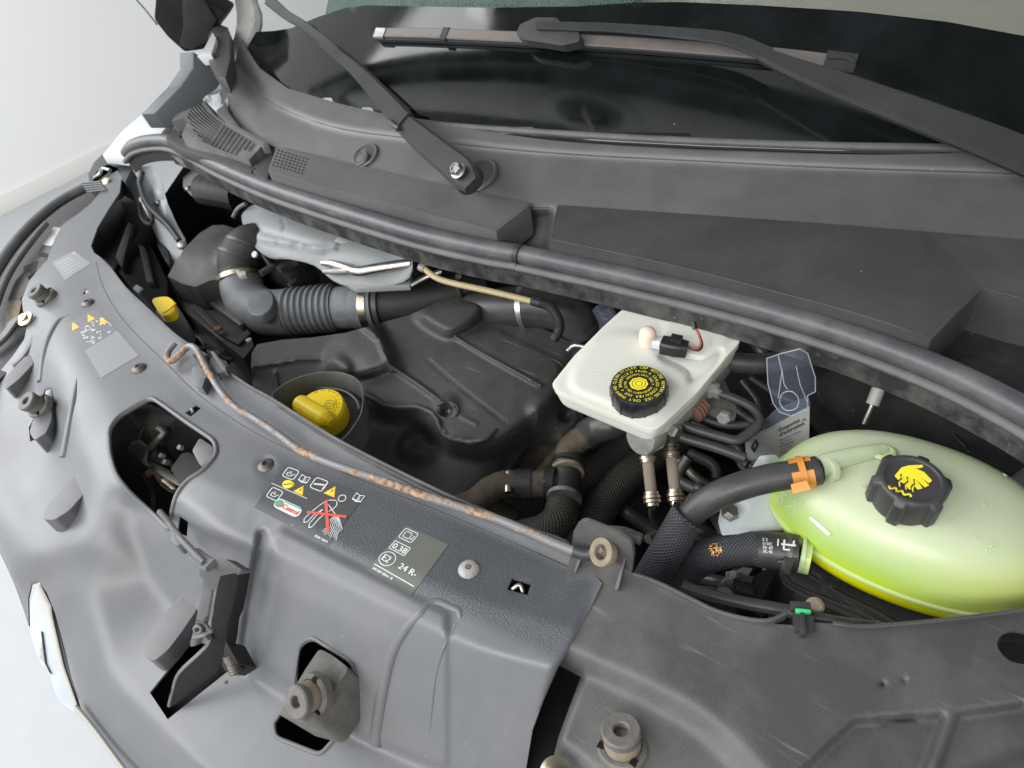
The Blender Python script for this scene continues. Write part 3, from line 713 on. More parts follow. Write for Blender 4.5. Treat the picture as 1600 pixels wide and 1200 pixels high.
# raised bay-side lip
lip = [(160, 403), (178, 421), (202, 452), (241, 489), (272, 519), (300, 540), (330, 558), (352, 576), (392, 604), (430, 625), (500, 670), (560, 704), (700, 774), (820, 824), (886, 848), (889, 862)]
sweep('bay_lip', [p+Vector((0, 0, .007)) for p in onto([(x-2, y+3) for x, y in lip], cover)], .0028, .010, 'ledge_plastic', cover, bev=.0008, n=3)
lip2 = [(432, 637), (500, 681), (560, 715), (700, 786), (820, 836), (862, 852)]
sweep('lip_groove', [p+Vector((0, 0, .0022)) for p in onto(lip2, cover)], .002, .004, 'ledge_plastic', cover, bev=.0006, n=3)
# tongue-shaped rubbing blocks standing on the lower ledge
def tongue(pts, hz, sink, mat='cover_plastic'):
    zb = sum(hit(x, y, cover)[0].z for x, y in pts)/len(pts)
    return prism('rubbing_block', [W(x, y, zb+hz) for x, y in pts], (0, 0, -sink), mat, cover, .0035, 3)
tongue(ngon_round([(222, 1022), (228, 996), (250, 966), (286, 926), (306, 941), (308, 952), (282, 990), (262, 1016), (240, 1034)], 8), .015, .025)
tongue(ngon_round([(66, 812), (72, 794), (100, 760), (122, 736), (134, 752), (134, 768), (110, 796), (86, 812)], 6), .012, .025)
tongue(ngon_round([(2, 600), (14, 582), (40, 556), (54, 552), (54, 566), (30, 592), (10, 608)], 5), .010, .022)
# box-shaped boss by the rod clip
prism('clip_block', WS(ngon_round([(299, 574), (312, 568), (336, 577), (342, 585), (322, 588), (316, 606), (303, 600)], 4), .012), (0, 0, -.022), 'cover_plastic', cover, .002)
prism('clip_block', WS(ngon_round([(318, 568), (334, 556), (355, 565), (356, 578), (340, 584)], 3), .012), (0, 0, -.014), 'cover_plastic', cover, .0015)
prism('clip_finger', WS([(328, 549), (333, 548), (352, 570), (354, 580), (348, 578)], .018), (0, 0, -.01), 'ledge_plastic', cover, .001)
prism('clip_foot', WS([(300, 555), (307, 552), (316, 560), (324, 551), (327, 556), (321, 571), (313, 573)], .014), (0, 0, -.003), 'wiper_black', cover, .0008)
# grey block in the corner of the oval opening
prism('corner_block', WS(ngon_round([(300, 704), (312, 684), (333, 698), (334, 712), (318, 728), (312, 726)], 4), -.012), (0, 0, -.03), 'cover_plastic', cover, .003)
# foam seen below the open ledge slots
for P_, m in ((S2, 'chrome_pale'), (S1, 'chrome_pale')):
    c = Vector((sum(p[0] for p in P_)/4, sum(p[1] for p in P_)/4)); tube('clip_pin', [W(c.x-3, c.y-3, -.004), W(c.x-1, c.y+1, -.006), W(c.x-2, c.y+4, -.012)], .0018, m, cover, n=3)
tube('clip_pin', [W(800, 921, -.006), W(812, 914, -.004), W(817, 926, -.008)], .002, 'steel', cover, n=4)
lathe('moulding_pip', [(.0035, 0), (.003, .002), (0, .0026)], hit(375, 1040, cover)[0], 'chrome_pale', cover, (0, -.3, 1), 12)
lathe('moulding_pip', [(.002, -.001), (.0018, .0008), (0, .001)], hit(353, 1066, cover)[0], 'cowl_dark', cover, (0, -.3, 1), 12)

# ================================================================== RIGHT HAND CARRIER
RO = [(985, 893), (1010, 905), (1040, 918), (1080, 938), (1115, 955), (1160, 968), (1200, 974), (1240, 977), (1262, 972), (1330, 976), (1400, 973), (1500, 964), (1600, 950), (1700, 935), (1950, 880), (2000, 1290), (846, 1290), (850, 1230), (864, 1186), (873, 1150), (908, 1056), (890, 1046), (866, 1034), (850, 1010), (880, 930), (892, 862), (896, 830), (905, 814), (940, 826), (975, 846), (988, 868)]
RC = [
 [(895, 815, .012), (985, 870, .010), (988, 893, .0)],
 [(850, 940, -.006), (985, 893, 0), (1040, 918, 0), (1115, 955, 0), (1240, 977, 0), (1400, 973, 0), (1600, 950, 0), (1700, 935, 0), (1960, 875, -.01)],
 [(850, 1000, -.010), (900, 1020, -.008), (1000, 1060, -.006), (1100, 1110, -.006), (1200, 1200, -.006), (1280, 1290, -.006)],
 [(850, 1046, -.05), (902, 1048, -.028), (990, 1092, -.024), (1090, 1150, -.022), (1160, 1230, -.02), (1190, 1290, -.02)],
 [(860, 1160, -.030), (895, 1174, -.032), (960, 1230, -.03), (1000, 1290, -.03)],
 [(800, 1230, -.10), (850, 1190, -.075), (880, 1230, -.07), (910, 1290, -.07)],
 [(1330, 1120, -.003), (1500, 1108, -.003), (1700, 1085, -.003), (2000, 1040, -.012)],
]
PITW = [(840, 1290), (870, 1160), (868, 1156), (906, 1052), (870, 1040), (820, 1150), (800, 1290)]
RF = [('poly', [(1242, 1215), (1334, 1127), (1476, 1117), (1440, 1215), (1400, 1300), (1200, 1300)], -.012, 4),
      ('poly', [(1498, 1116), (1600, 1101), (1700, 1085), (1700, 1300), (1440, 1300), (1464, 1215)], -.012, 4),
      ('poly', PITW, -.03, 6),
      ('line', [(1529, 974), (1524, 1010), (1515, 1038)], 2.5, -.001),
      ('line', [(1376, 1126), (1430, 1122)], 5, -.006), ('round', (1379, 1069), 7, -.008), ('round', (1413, 1063), 6, -.006)]
HO = smooth_closed([(1558, 1008), (1568, 990), (1590, 986), (1618, 996), (1630, 1015), (1622, 1034), (1600, 1038), (1574, 1030)], 4)
EYE = smooth_closed([(926, 862), (930, 848), (944, 850), (958, 862), (962, 876), (950, 884), (934, 876)], 4)
carrier = relief('front_carrier', RO, RC, 'carrier_plastic', None, holes=[HO], feats=RF, soft=4, step=5, thick=.003, smooth=60)
tag(carrier, 'dark grey plastic front carrier at bottom right in front of the coolant tank', 'carrier panel')
rr = [(990, 896), (1012, 903), (1042, 916), (1082, 936), (1117, 953), (1160, 965), (1198, 969), (1226, 958)]
sweep('carrier_lip', [p+Vector((0, 0, .006)) for p in onto([(x, y+5) for x, y in rr], carrier)], .003, .010, 'carrier_plastic', carrier, bev=.001, n=3)
rr = [(1300, 972), (1340, 977), (1400, 974), (1500, 964), (1600, 951), (1700, 936), (1930, 886)]
sweep('carrier_lip', [p+Vector((0, 0, .006)) for p in onto([(x, y+6) for x, y in rr], carrier)], .003, .010, 'carrier_plastic', carrier, bev=.001, n=3)
# ribs at the stay bracket, and the bracket plate itself
prism('bracket_rib', [W(975, 864, .022), W(979, 868, .022), W(966, 922, .001), W(960, 920, .001)], (.0, .0, -.012), 'carrier_plastic', carrier, .001)
prism('bracket_rib', [W(905, 868, .014), W(909, 872, .012), W(899, 896, .001), W(896, 892, .001)], (.0, .0, -.010), 'carrier_plastic', carrier, .001)
prism('bracket_plate', [WYp(x, y, .292) for x, y in ngon_round([(904, 816), (914, 813), (966, 834), (986, 848), (990, 866), (986, 900), (904, 872)], 5)], (0, .004, 0), 'carrier_plastic', carrier, .0012)
tube('bracket_peg', [W(952, 830, .012), W(975, 834, .014), W(1002, 843, .014)], [.0055, .0065, .0055], 'carrier_plastic', carrier)
e = thing('rubber_grommet', W(944, 866, .02), 'worn grey rubber grommet in the bracket where the bonnet stay hooks in', 'grommet')
ax = Vector((-.35, -.62, .7)).normalized()
lathe('grommet_ring', [(.0062, -.004), (.0125, -.004), (.0135, -.001), (.0125, .004), (.0095, .0055), (.007, .004), (.0062, -.004)], WYp(943, 863, .284), 'buffer_ring', e, ax, 28)
# black slab filling the gap between cover and carrier, shade put into its colour
prism('gap_shade_slab', WS([(840, 1000), (940, 1040), (900, 1150), (880, 1290), (780, 1290), (800, 1120)], -.10), (0, 0, -.03), 'matte_black', carrier, .002)

# ================================================================== BADGE AND GRILLE EDGE
bd = thing('grille_badge', W(80, 1000, -.2), 'silver diamond badge seen from above on the front edge of the grey cover, far left', 'badge')
prism('badge_frame', WS(smooth_closed([(48, 938), (58, 918), (70, 920), (84, 962), (100, 1010), (112, 1060), (122, 1108), (112, 1112), (88, 1090), (76, 1054), (56, 1022), (46, 980)], 3), -.19), (0, .012, -.02), 'chrome', bd, .003, 3)
prism('badge_inner_edge', WS([(58, 914), (63, 912), (80, 945), (82, 962), (100, 1040), (125, 1112), (119, 1112), (92, 1042), (70, 952), (56, 930)], -.180), (0, 0, -.006), 'chrome_pale', bd, .0015)
prism('badge_recess', WS([(60, 1000), (64, 985), (67, 1010), (70, 1035), (78, 1052), (62, 1034)], -.187), (0, 0, -.004), 'cast', bd, .0006)
tube('grille_chrome_strip', [W(118, 1104, -.165), W(150, 1143, -.168), W(192, 1200, -.17), W(230, 1245, -.17)], .0025, 'chrome_pale', bd, n=3)
# ================================================================== COWL, SEAL, WINDSCREEN
cowl = thing('cowl_panel', W(800, 300, .05), 'wide grey plastic scuttle panel between windscreen and engine bay with vents at its left end', 'cowl panel')
CO = [(384, 74), (378, 60), (372, 78), (364, 108), (356, 150), (356, 176), (372, 196), (400, 215), (430, 230), (432, 262), (520, 300), (640, 330), (780, 384), (815, 394), (860, 396), (900, 400), (1000, 425), (1200, 470), (1400, 535), (1500, 580), (1600, 628), (1680, 670), (1950, 830), (1960, 290), (1700, 246), (1600, 236), (1520, 229), (1300, 224), (1100, 217), (960, 210), (850, 203), (700, 192), (600, 178), (530, 162), (450, 138), (405, 106)]
CC = [
 [(378, 60, .165), (405, 106, .16), (450, 138, .152), (530, 162, .15), (600, 178, .15), (700, 192, .15), (850, 203, .15), (1100, 217, .15), (1300, 224, .15), (1520, 229, .15), (1700, 244, .15), (1960, 288, .15)],
 [(366, 96, .150), (390, 128, .142), (430, 162, .137), (520, 196, .135), (640, 214, .135), (850, 236, .135), (1100, 250, .135), (1300, 260, .135), (1600, 270, .135), (1700, 279, .135), (1960, 325, .135)],
 [(366, 100, .145), (390, 132, .137), (430, 166, .131), (520, 200, .129), (640, 218, .129), (850, 240, .129), (1100, 254, .129), (1300, 264, .129), (1600, 274, .129), (1700, 283, .129), (1960, 329, .129)],
 [(356, 165, .115), (400, 212, .108), (430, 228, .106), (500, 246, .104), (640, 277, .102), (830, 318, .10), (870, 320, .102), (1100, 336, .108), (1300, 350, .112), (1600, 374, .115), (1700, 384, .115), (1960, 430, .118)],
 [(432, 262, .085), (520, 300, .075), (640, 340, .07), (815, 394, .06), (900, 400, .065), (1200, 470, .065), (1600, 628, .06), (1700, 680, .06), (1960, 836, .055)]]
cp = relief('scuttle_sheet', CO, CC, ['cowl_plastic'][0], cowl, soft=2, step=4.5, thick=.003, smooth=55, feats=[
   ('poly', [(1460, 536), (1532, 462), (1560, 458), (1720, 484), (1970, 560), (1970, 860), (1700, 700), (1500, 612)], -.045, 4),
   ('poly', [(826, 330), (862, 332), (856, 396), (800, 396), (786, 372)], -.02, 5),])
pa = Vector((-.05, -.42, .9))
lathe('spigot_dish', [(.0235, -.004), (.0235, .0015), (.022, .003), (.020, .003), (.0185, -.001), (.0, -.001)], hit(571, 244, cp)[0]+Vector((0, 0, .001)), 'cowl_plastic', cowl, pa, 40)
lathe('spigot_shade', [(.0186, 0), (0, .0001)], hit(571, 244, cp)[0]+Vector((0, 0, .0006)), 'cowl_dark', cowl, pa, 40)
lathe('spigot_cap', [(.0135, -.002), (.0135, .006), (.012, .0075), (.0105, .0075), (.010, .006), (.009, .006), (.0085, .007), (0, .0073)], hit(567, 251, cp)[0], 'cowl_plastic', cowl, pa, 36)
lathe('pivot_dish', [(.030, -.004), (.030, .0015), (.028, .0035), (.0255, .0035), (.024, -.0005), (0, -.0005)], hit(748, 275, cp)[0]+Vector((0, 0, .001)), 'cowl_plastic', cowl, pa, 44)
lathe('pivot_shade', [(.0242, .0002), (0, .0003)], hit(748, 275, cp)[0]+Vector((0, 0, .0008)), 'cowl_dark', cowl, pa, 44)
# ledge pieces with upright front walls
def ledge(name, pts, ctrl, mat, skirt, holes=(), step=5, r=3):
    return relief(name, ngon_round(pts, r, 2), ctrl, mat, cowl, holes=holes, soft=1, step=step, skirt=skirt, smooth=35)
cz = [[(420, 225, .112), (640, 277, .108), (835, 318, .106)], [(415, 275, .107), (600, 320, .103), (778, 364, .10)]]
def slots(o, u, v, nu, nv, w_, h_):
    o, u, v = Vector(o), Vector(u), Vector(v); out = []
    for j in range(nv):
        for i in range(nu):
            a = o+u*((i+.5)/nu)+v*((j+.5)/nv); uu = u.normalized()*(u.length/nu*w_/2); vv = v.normalized()*(v.length/nv*h_/2)
            out.append([tuple(a-uu-vv), tuple(a+uu-vv), tuple(a+uu+vv), tuple(a-uu+vv)])
    return out
G1 = slots((434, 232), (50, 15), (-10, 27), 9, 6, .62, .52)
vl_ = ledge('vent_ledge', [(418, 267), (433, 228), (500, 243), (640, 277), (830, 318), (775, 361), (690, 340), (600, 316), (500, 292)], cz, 'cowl_plastic', .045, holes=G1, step=4.5)
prism('vent_backing', WS([(420, 262), (434, 230), (492, 246), (484, 284)], .085), (0, 0, -.004), 'pit_black', cowl, .0005)
# left end vent with long louvres
gl = []
def bez(a, b, c, t): return ((1-t)**2*a[0]+2*t*(1-t)*b[0]+t*t*c[0], (1-t)**2*a[1]+2*t*(1-t)*b[1]+t*t*c[1])
for k in range(11):
    s = k/10
    A_ = (306-24*s, 152+44*s); B_ = (338-18*s, 200+26*s); C_ = (408-18*s, 222+24*s)
    e = .98-.04*abs(k-3)
    t0 = .02 if k < 8 else .05
    segs = [(t0, .50)] + [(.52+j*.052, .52+j*.052+.036) for j in range(9)]
    if k > 6: segs = [(max(t0, .1*(k-6)), .50)]+segs[1:8]
    for (p, q_) in segs:
        n = 5 if q_-p > .2 else 1; up_ = [bez(A_, B_, C_, p+(q_-p)*i/n) for i in range(n+1)]
        lo_ = [(x-1.0, y+2.3) for x, y in up_]; gl.append(up_+lo_[::-1])
ledge('vent_grille', [(268, 190), (285, 160), (304, 146), (312, 150), (336, 180), (372, 204), (415, 221), (389, 250), (350, 236), (318, 222), (283, 212), (290, 196), (297, 186), (289, 184)],
      [[(304, 146, .125), (415, 221, .112)], [(268, 190, .115), (389, 250, .105)]], 'ledge_plastic', .03, holes=gl, step=3.2, r=2)
prism('vent_backing', WS([(274, 190), (304, 152), (340, 190), (408, 222), (388, 244), (290, 208)], .088), (0, 0, -.004), 'pit_black', cowl, .0005)
prism('scuttle_end', WS([(258, 216), (286, 186), (297, 186), (280, 214), (320, 226), (400, 262), (392, 268), (330, 248), (280, 232)], .095), (0, 0, -.02), 'cowl_dark', cowl, .002)
prism('scuttle_end', WS([(352, 158), (358, 176), (374, 198), (418, 222), (410, 224), (366, 200), (340, 178)], .12), (0, 0, -.02), 'cowl_plastic', cowl, .001)
prism('scuttle_flap', WS([(418, 222), (430, 230), (420, 268), (418, 283), (392, 266), (404, 240)], .094), (0, 0, -.03), 'cowl_dark', cowl, .003)
tl2_ = ledge('tray_ledge', [(858, 376), (871, 320), (1100, 336), (1300, 350), (1600, 374), (1700, 384), (1950, 424), (1950, 560), (1690, 486), (1600, 469), (1535, 452), (1524, 458), (1456, 530), (1380, 504), (1300, 480), (1200, 454), (1100, 428), (1000, 404)],
      [[(860, 316, .112), (1300, 350, .121), (1700, 382, .126), (1960, 424, .130)], [(858, 376, .104), (1100, 432, .103), (1456, 530, .100)], [(1535, 452, .106), (1700, 486, .108), (1960, 562, .108)]], 'cowl_dark', .062)
def edge(pts, o, r=.0011): return tube('moulded_edge', [hit(x, y, o)[0]+Vector((0, 0, -r*.55)) for x, y in pts], r, 'cowl_dark', cowl, n=1, seg=8)
ridge('moulded_crease', [(372, 112), (392, 134), (430, 164), (520, 198), (640, 216), (850, 238), (1100, 252), (1300, 262), (1600, 272), (1690, 277)], .0010, .0005, cp, cowl, 'cowl_dark')
edge([(873, 322), (861, 374), (1000, 402), (1100, 426), (1200, 452), (1300, 478), (1380, 502), (1453, 527), (1527, 455), (1537, 450), (1598, 466)], tl2_)
edge([(421, 266), (500, 291), (600, 314), (690, 338), (773, 358), (827, 318)], vl_)
edge([(436, 231), (500, 244), (640, 278), (826, 317)], vl_, .0008)
prism('tray_bracket', WS(ngon_round([(1490, 580), (1500, 558), (1540, 560), (1592, 584), (1606, 610), (1606, 680), (1540, 650)], 8), .062), (0, 0, -.004), 'bay_black', cowl, .0015)
prism('tray_pocket_floor', WS([(1450, 520), (1540, 450), (1720, 480), (1720, 690), (1600, 650), (1500, 610)], .055), (0, 0, -.004), 'bay_black', cowl, .001)

seal = thing('bonnet_seal', W(800, 400, .04), 'long black rubber bonnet seal curving along the rear edge of the engine bay', 'rubber seal')
sl = [(197, 240, .05), (208, 228, .066), (230, 221, .075), (262, 220, .08), (292, 231, .08), (330, 253, .08), (380, 276, .08), (430, 296, .08), (505, 321, .08), (580, 344, .08), (660, 367, .08), (760, 389, .08), (812, 397, .08)]
sr = [(812, 397, .08), (860, 407, .08), (960, 428, .08), (1100, 460, .08), (1225, 493, .08), (1350, 532, .08), (1475, 580, .08), (1600, 642, .08), (1720, 715, .08), (1840, 800, .078), (1950, 890, .075)]
dn = lambda p, a, b: W(*p)+Vector((0, -a, -b))
tube('seal_bulb', [W(*p) for p in sl], [.011]+[.0125]*12, 'seal_rubber', seal, seg=20)
tube('seal_bulb', [W(*p)+Vector((0, .0012, -.0008)) for p in sr], .0125, 'seal_rubber', seal, seg=20)
tube('seal_joint', [W(808, 396, .0803), W(815, 398, .0803)], .0131, 'wiper_black', seal, n=1, seg=20)
tube('seal_lip', [dn(p, .010, .013) for p in sl], .0055, 'rubber_grey', seal, seg=10)
tube('seal_lip', [dn(p, .010, .014) for p in sr], .0055, 'rubber_grey', seal, seg=10)
def ribbon(name, pts, dy, dz, mat, parent, th=.003, n=4):
    P_ = spline(pts, n); vs = []; fs = []
    for p in P_:
        vs += [p, p+Vector((0, dy, dz)), p+Vector((0, dy+th, dz)), p+Vector((0, th, 0))]
    for i in range(len(P_)-1):
        for k in range(4): fs.append((4*i+k, 4*i+4+k, 4*i+4+(k+1) % 4, 4*i+(k+1) % 4))
    return mk(name, vs, fs, mat, parent, 30)
ribbon('seal_skirt', [dn(p, .010, .015) for p in sl[3:]+sr[1:]], .003, -.030, 'rubber_dirty', seal)
ribbon('seal_skirt', [dn(p, .006, .012) for p in sl[:5]], .004, -.03, 'cowl_dark', seal)

ws = thing('windscreen', W(900, 150, .15), 'dark windscreen glass with black printed border, rising behind the scuttle panel', 'windscreen')
GE = [(384, 74), (405, 106), (450, 139), (530, 163), (600, 179), (700, 193), (850, 204), (960, 211), (1100, 218), (1300, 225), (1520, 230), (1700, 248), (1950, 290)]
GB = [(1950, 150), (1700, 84), (1600, 56), (1480, 34), (1340, 18), (1180, 8), (1060, 3), (990, 4), (900, 10), (760, 12), (640, 10), (575, 8), (540, 12), (495, 27), (455, 44), (430, 48), (400, 50)]
relief('glass_border', [(384, 78)]+[(x-6, y+10) for x, y in GE[1:]]+GB, 0, 'frit_glass', ws, step=14, thick=.004, fn=lambda x, y, z: G(x, y), smooth=60)
relief('glass_pane', GB[::-1]+[(1950, -110), (370, -110), (392, 30)], 0, 'glass_clear', ws, step=16, thick=.0, fn=lambda x, y, z: G(x, y), smooth=60)
dots = [];
mb_v, mb_f = [], []
for i in range(70):
    for j in range(3):
        x = 590+i*6.0; y = 8-j*4.6-(0 if i % 2 else 2.3); c = G(x, y, .0004); b = len(mb_v); u = Vector((1, 0, 0)); v = Vector((0, .64, .77))
        r = .0012-.0003*j
        for k in range(6): mb_v.append(c+u*r*math.cos(k*math.pi/3)+v*r*math.sin(k*math.pi/3))
        mb_f.append(tuple(range(b, b+6)))
mk('border_dots', mb_v, mb_f, 'frit_glass', ws, 0, kind='stuff')
tube('glass_edge_seal', [G(x, y+3, .001) for x, y in GE], .0048, 'rubber_grey', ws, n=3)
# dashboard behind the glass
relief('interior_shade', [(520, -60), (990, -60), (990, 70), (540, 70), (500, 40)], .2, 'interior_shade_teal', ws, step=40, thick=.01, fn=lambda x, y, z: G(x, y, -.05))  # dark teal sheet: shade behind the glass put into its colour
dash = relief('dashboard', [(960, -160), (1950, -160), (1950, 200), (1600, 150), (960, 60)], .2, 'dashboard', None, step=40, thick=.02, fn=lambda x, y, z: G(x, y, -.10))
tag(dash, 'pale beige dashboard top seen through the upper windscreen', 'dashboard')
prism('headrest_silhouette', [G(x, y, -.05) for x, y in smooth_closed([(402, 52), (455, 50), (474, 80), (462, 128), (440, 128), (402, 96)], 3)], (0, .03, -.01), 'bay_black', ws, .002)

# wipers
def wip(name, label):
    return tag_empty(name, label)
wl = thing('windscreen_wiper', W(730, 270, .12), 'left windscreen wiper arm bolted to the scuttle, rising to the top left', 'wiper')
up_ = (-.1, -.55, .8)
sweep('wiper_arm_base', [W(735, 286, .163), W(716, 264, .168), W(660, 218, .172), W(622, 184, .176)], [.026, .040, .036, .030], .012, 'wiper_black', wl, up_, .004)
lathe('wiper_arm_end', [(.020, -.014), (.020, -.002), (.017, .001), (0, .001)], W(726, 274, .163), 'wiper_black', wl, up_, 32)
sweep('wiper_arm_channel', [W(628, 188, .178), W(592, 147, .19), W(556, 108, .205), W(524, 80, .222)], [.034, .030, .024, .018], .011, 'wiper_black', wl, up_, .004)
sweep('wiper_arm_tip', [W(528, 84, .218), W(505, 62, .228), W(470, 36, .24), W(446, 22, .25), W(418, -2, .262)], [.017, .015, .015, .017, .022], .006, 'wiper_black', wl, up_, .0015)
sweep('wiper_blade_strip', [G(412, -6, .01), G(470, 40, .012), G(530, 92, .012), G(600, 140, .012), G(640, 172, .01)], [.01, .012, .012, .012, .006], .008, 'wiper_black', wl, (0, -.64, .77), .002)
tube('spring_edge', [W(610, 190, .174), W(616, 196, .173), W(624, 200, .172)], .004, 'cowl_dark', wl, n=2)
nut = W(717, 268, .170)
lathe('wiper_nut', [(.0105, 0), (.0105, .002), (.0085, .0025), (.0085, .003)], nut, 'steel', wl, up_, 24)
lathe('wiper_nut', [(.0085, .003), (.0085, .009), (.007, .0105), (.0055, .0105), (.0052, .0085), (0, .0085)], nut, 'steel', wl, up_, 6, smooth=20)

wr = thing('windscreen_wiper', W(1200, 100, .2), 'right windscreen wiper with its whole blade lying across the dark glass', 'wiper')
bl = [(588, 50), (640, 50), (700, 52), (820, 57), (960, 64), (1100, 74), (1220, 84), (1335, 97)]
sweep('wiper_spoiler', [G(x, y, .014) for x, y in bl], [.0155]+[.0165]*6+[.015], .004, 'wiper_blade', wr, (0, -.64, .77), .0015)
sweep('wiper_rubber', [G(x, y+10, .010) for x, y in bl], .005, .009, 'wiper_black', wr, (0, -.64, .77), .001)
sweep('blade_end_cap', [G(585, 50, .0155), G(600, 50.5, .0155)], .019, .007, 'steel', wr, (0, -.64, .77), .002)
sweep('blade_clip', [G(689, 51.5, .0155), G(698, 52, .0155)], .021, .007, 'wiper_black', wr, (0, -.64, .77), .0015)
sweep('blade_end_cap', [G(1290, 91, .0158), G(1338, 97, .0158)], .024, .006, 'wiper_black', wr, (0, -.64, .77), .002)
sweep('blade_end_cap_top', [G(1296, 86, .019), G(1322, 88, .019), G(1336, 96, .017)], .006, .004, 'wiper_black', wr, (0, -.64, .77), .001)
hub = thing  # (connector between arm and blade)
hp = [(806, 54), (812, 38), (836, 27), (870, 27), (874, 33), (905, 50), (906, 64), (880, 71), (820, 62)]
prism('blade_connector', [G(x, y, .030) for x, y in ngon_round(hp, 4)], Vector((0, .64, -.77))*.016, 'cap_grey', wr, .003, 3)
sweep('wiper_arm_tip', [G(838, 38, .036), G(900, 40, .036), (G(960, 42, .038)), G(1060, 50, .042), G(1140, 60, .046), G(1200, 84, .048)], [.012, .012, .012, .014, .016, .018], .005, 'wiper_black', wr, (0, -.64, .77), .0015)
sweep('wiper_arm_channel', [G(1192, 82, .053), G(1240, 102, .055), G(1320, 132, .06), G(1440, 176, .065), G(1560, 222, .065), G(1700, 280, .06)], [.016, .022, .029, .033, .036, .040], .014, 'wiper_black', wr, (0, -.64, .77), .004)
# raised bonnet above the camera's view, mirrored dark in the glass
bo = thing('raised_bonnet', (-.6, .5, .62), 'raised bonnet with black padded underside, seen only as a dark mirror image in the windscreen', 'bonnet')
prism('bonnet_skin', [(-1.75, .80, .44), (.5, .80, .44), (.4, .0, 1.35), (-1.55, .0, 1.35)], (0, .02, .015), 'fender_paint', bo, .004)
prism('bonnet_lining', [(-1.6, .74, .49), (.4, .74, .49), (.3, .06, 1.26), (-1.4, .06, 1.26)], (0, .012, .01), 'bonnet_underside', bo, .01)
# ================================================================== ENGINE COVER
EO = [(420, 640), (396, 610), (392, 575), (393, 552), (402, 538), (440, 531), (490, 527), (540, 520), (590, 506), (640, 492), (672, 478), (690, 468), (712, 462), (735, 456), (760, 460), (776, 480), (800, 496), (835, 508), (868, 522), (885, 532), (905, 540), (925, 548), (925, 600), (905, 640), (912, 652), (905, 672), (880, 690), (850, 686), (820, 700), (800, 730), (770, 760), (735, 772), (700, 790), (560, 760), (430, 690)]
EC = [
 [(396, 548, -.112), (440, 536, -.108), (540, 522, -.104), (640, 494, -.10), (735, 460, -.098), (835, 508, -.10), (920, 548, -.11)],
 [(398, 566, -.112), (440, 562, -.110), (520, 556, -.108), (600, 560, -.100), (700, 560, -.094), (800, 580, -.094), (900, 604, -.11)],
 [(400, 600, -.14), (440, 610, -.145), (520, 590, -.13), (560, 615, -.112), (600, 634, -.108), (650, 636, -.104), (688, 672, -.102), (720, 688, -.102), (760, 690, -.104), (800, 672, -.106), (860, 622, -.110), (905, 590, -.13)],
 [(560, 640, -.145), (600, 660, -.15), (650, 660, -.142), (688, 700, -.15), (720, 716, -.155), (760, 716, -.155), (800, 700, -.155), (850, 660, -.15), (905, 620, -.15)],
 [(420, 700, -.19), (560, 770, -.19), (700, 800, -.19), (760, 770, -.19), (830, 700, -.185), (905, 660, -.17)]]
EF = [
 ('poly', smooth_closed([(512, 566), (530, 530), (560, 505), (585, 500), (600, 530), (612, 566), (590, 580), (540, 590)], 3), .026, 6),
 ('poly', smooth_closed([(650, 490), (690, 474), (728, 466), (760, 474), (745, 500), (712, 520), (690, 520)], 3), .027, 7),
 ('line', [(560, 504), (592, 528), (604, 556), (612, 574)], 9, .009),
 ('line', [(612, 574), (655, 602), (690, 628)], 6, .006), ('line', [(712, 527), (770, 562), (845, 602)], 5, .005),
 ('poly', [(712, 526), (775, 514), (868, 560), (880, 590), (845, 604), (780, 566)], .0035, 3),
 ('line', [(668, 562), (700, 590), (735, 618), (790, 660)], 3, -.0025),
 ('line', [(570, 616), (600, 634), (648, 636), (676, 646), (686, 668), (700, 684), (740, 690), (765, 680)], 7, .007),
 ('line', [(720, 650), (744, 662)], 4, .003), ('line', [(398, 572), (430, 568), (465, 562), (500, 562)], 5, .003), ('poly', smooth_closed([(505, 585), (515, 560), (535, 558), (550, 580)], 3), .012, 4), ('line', [(430, 582), (438, 640)], 5, .004),
 ('round', (698, 634), 26, .012), ('round', (698, 642), 15, -.020),
 ('poly', smooth_closed([(830, 630), (860, 620), (880, 640), (905, 652), (880, 684), (848, 680), (834, 655)], 3), .012, 6),
 ('poly', smooth_closed([(620, 700), (640, 675), (670, 668), (688, 690), (680, 712), (640, 724)], 3), -.02, 8),
 ('round', (885, 650), 16, -.02)]
ec = relief('engine_cover', EO, EC, 'engine_plastic', None, feats=EF, soft=3, step=3.4, thick=.004, smooth=60)
tag(ec, 'dusty black moulded engine cover with ridges and a sunken bolt', 'engine cover')
for pl, r2 in (([(608, 572), (630, 586), (655, 603), (680, 620), (690, 627)], .0026), ([(712, 527), (740, 544), (770, 562), (810, 583), (846, 602)], .0022), ([(752, 516), (800, 536), (866, 562), (880, 572)], .0014),
               ([(566, 612), (584, 624), (602, 634), (626, 636), (650, 637), (672, 643), (682, 655), (686, 668), (694, 680), (712, 688), (738, 690), (758, 684), (776, 670)], .0034), ([(668, 562), (700, 590), (735, 618), (788, 660)], .0009)):
    ridge('cover_ridge', pl, r2, r2*.45, ec, ec, 'engine_plastic')
tube('bolt_rim', [hit(699+17*math.cos(k*.5236), 641+13*math.sin(k*.5236), ec)[0] for k in range(13)], .0016, 'engine_plastic', ec, n=3, seg=8, caps=False)
p, n = hit(699, 643, ec); lathe('bolt', [(.010, -.002), (.010, .003), (.008, .0045), (.005, .0045), (.0045, .002), (0, .002)], p, 'dark_steel', ec, n, 24)
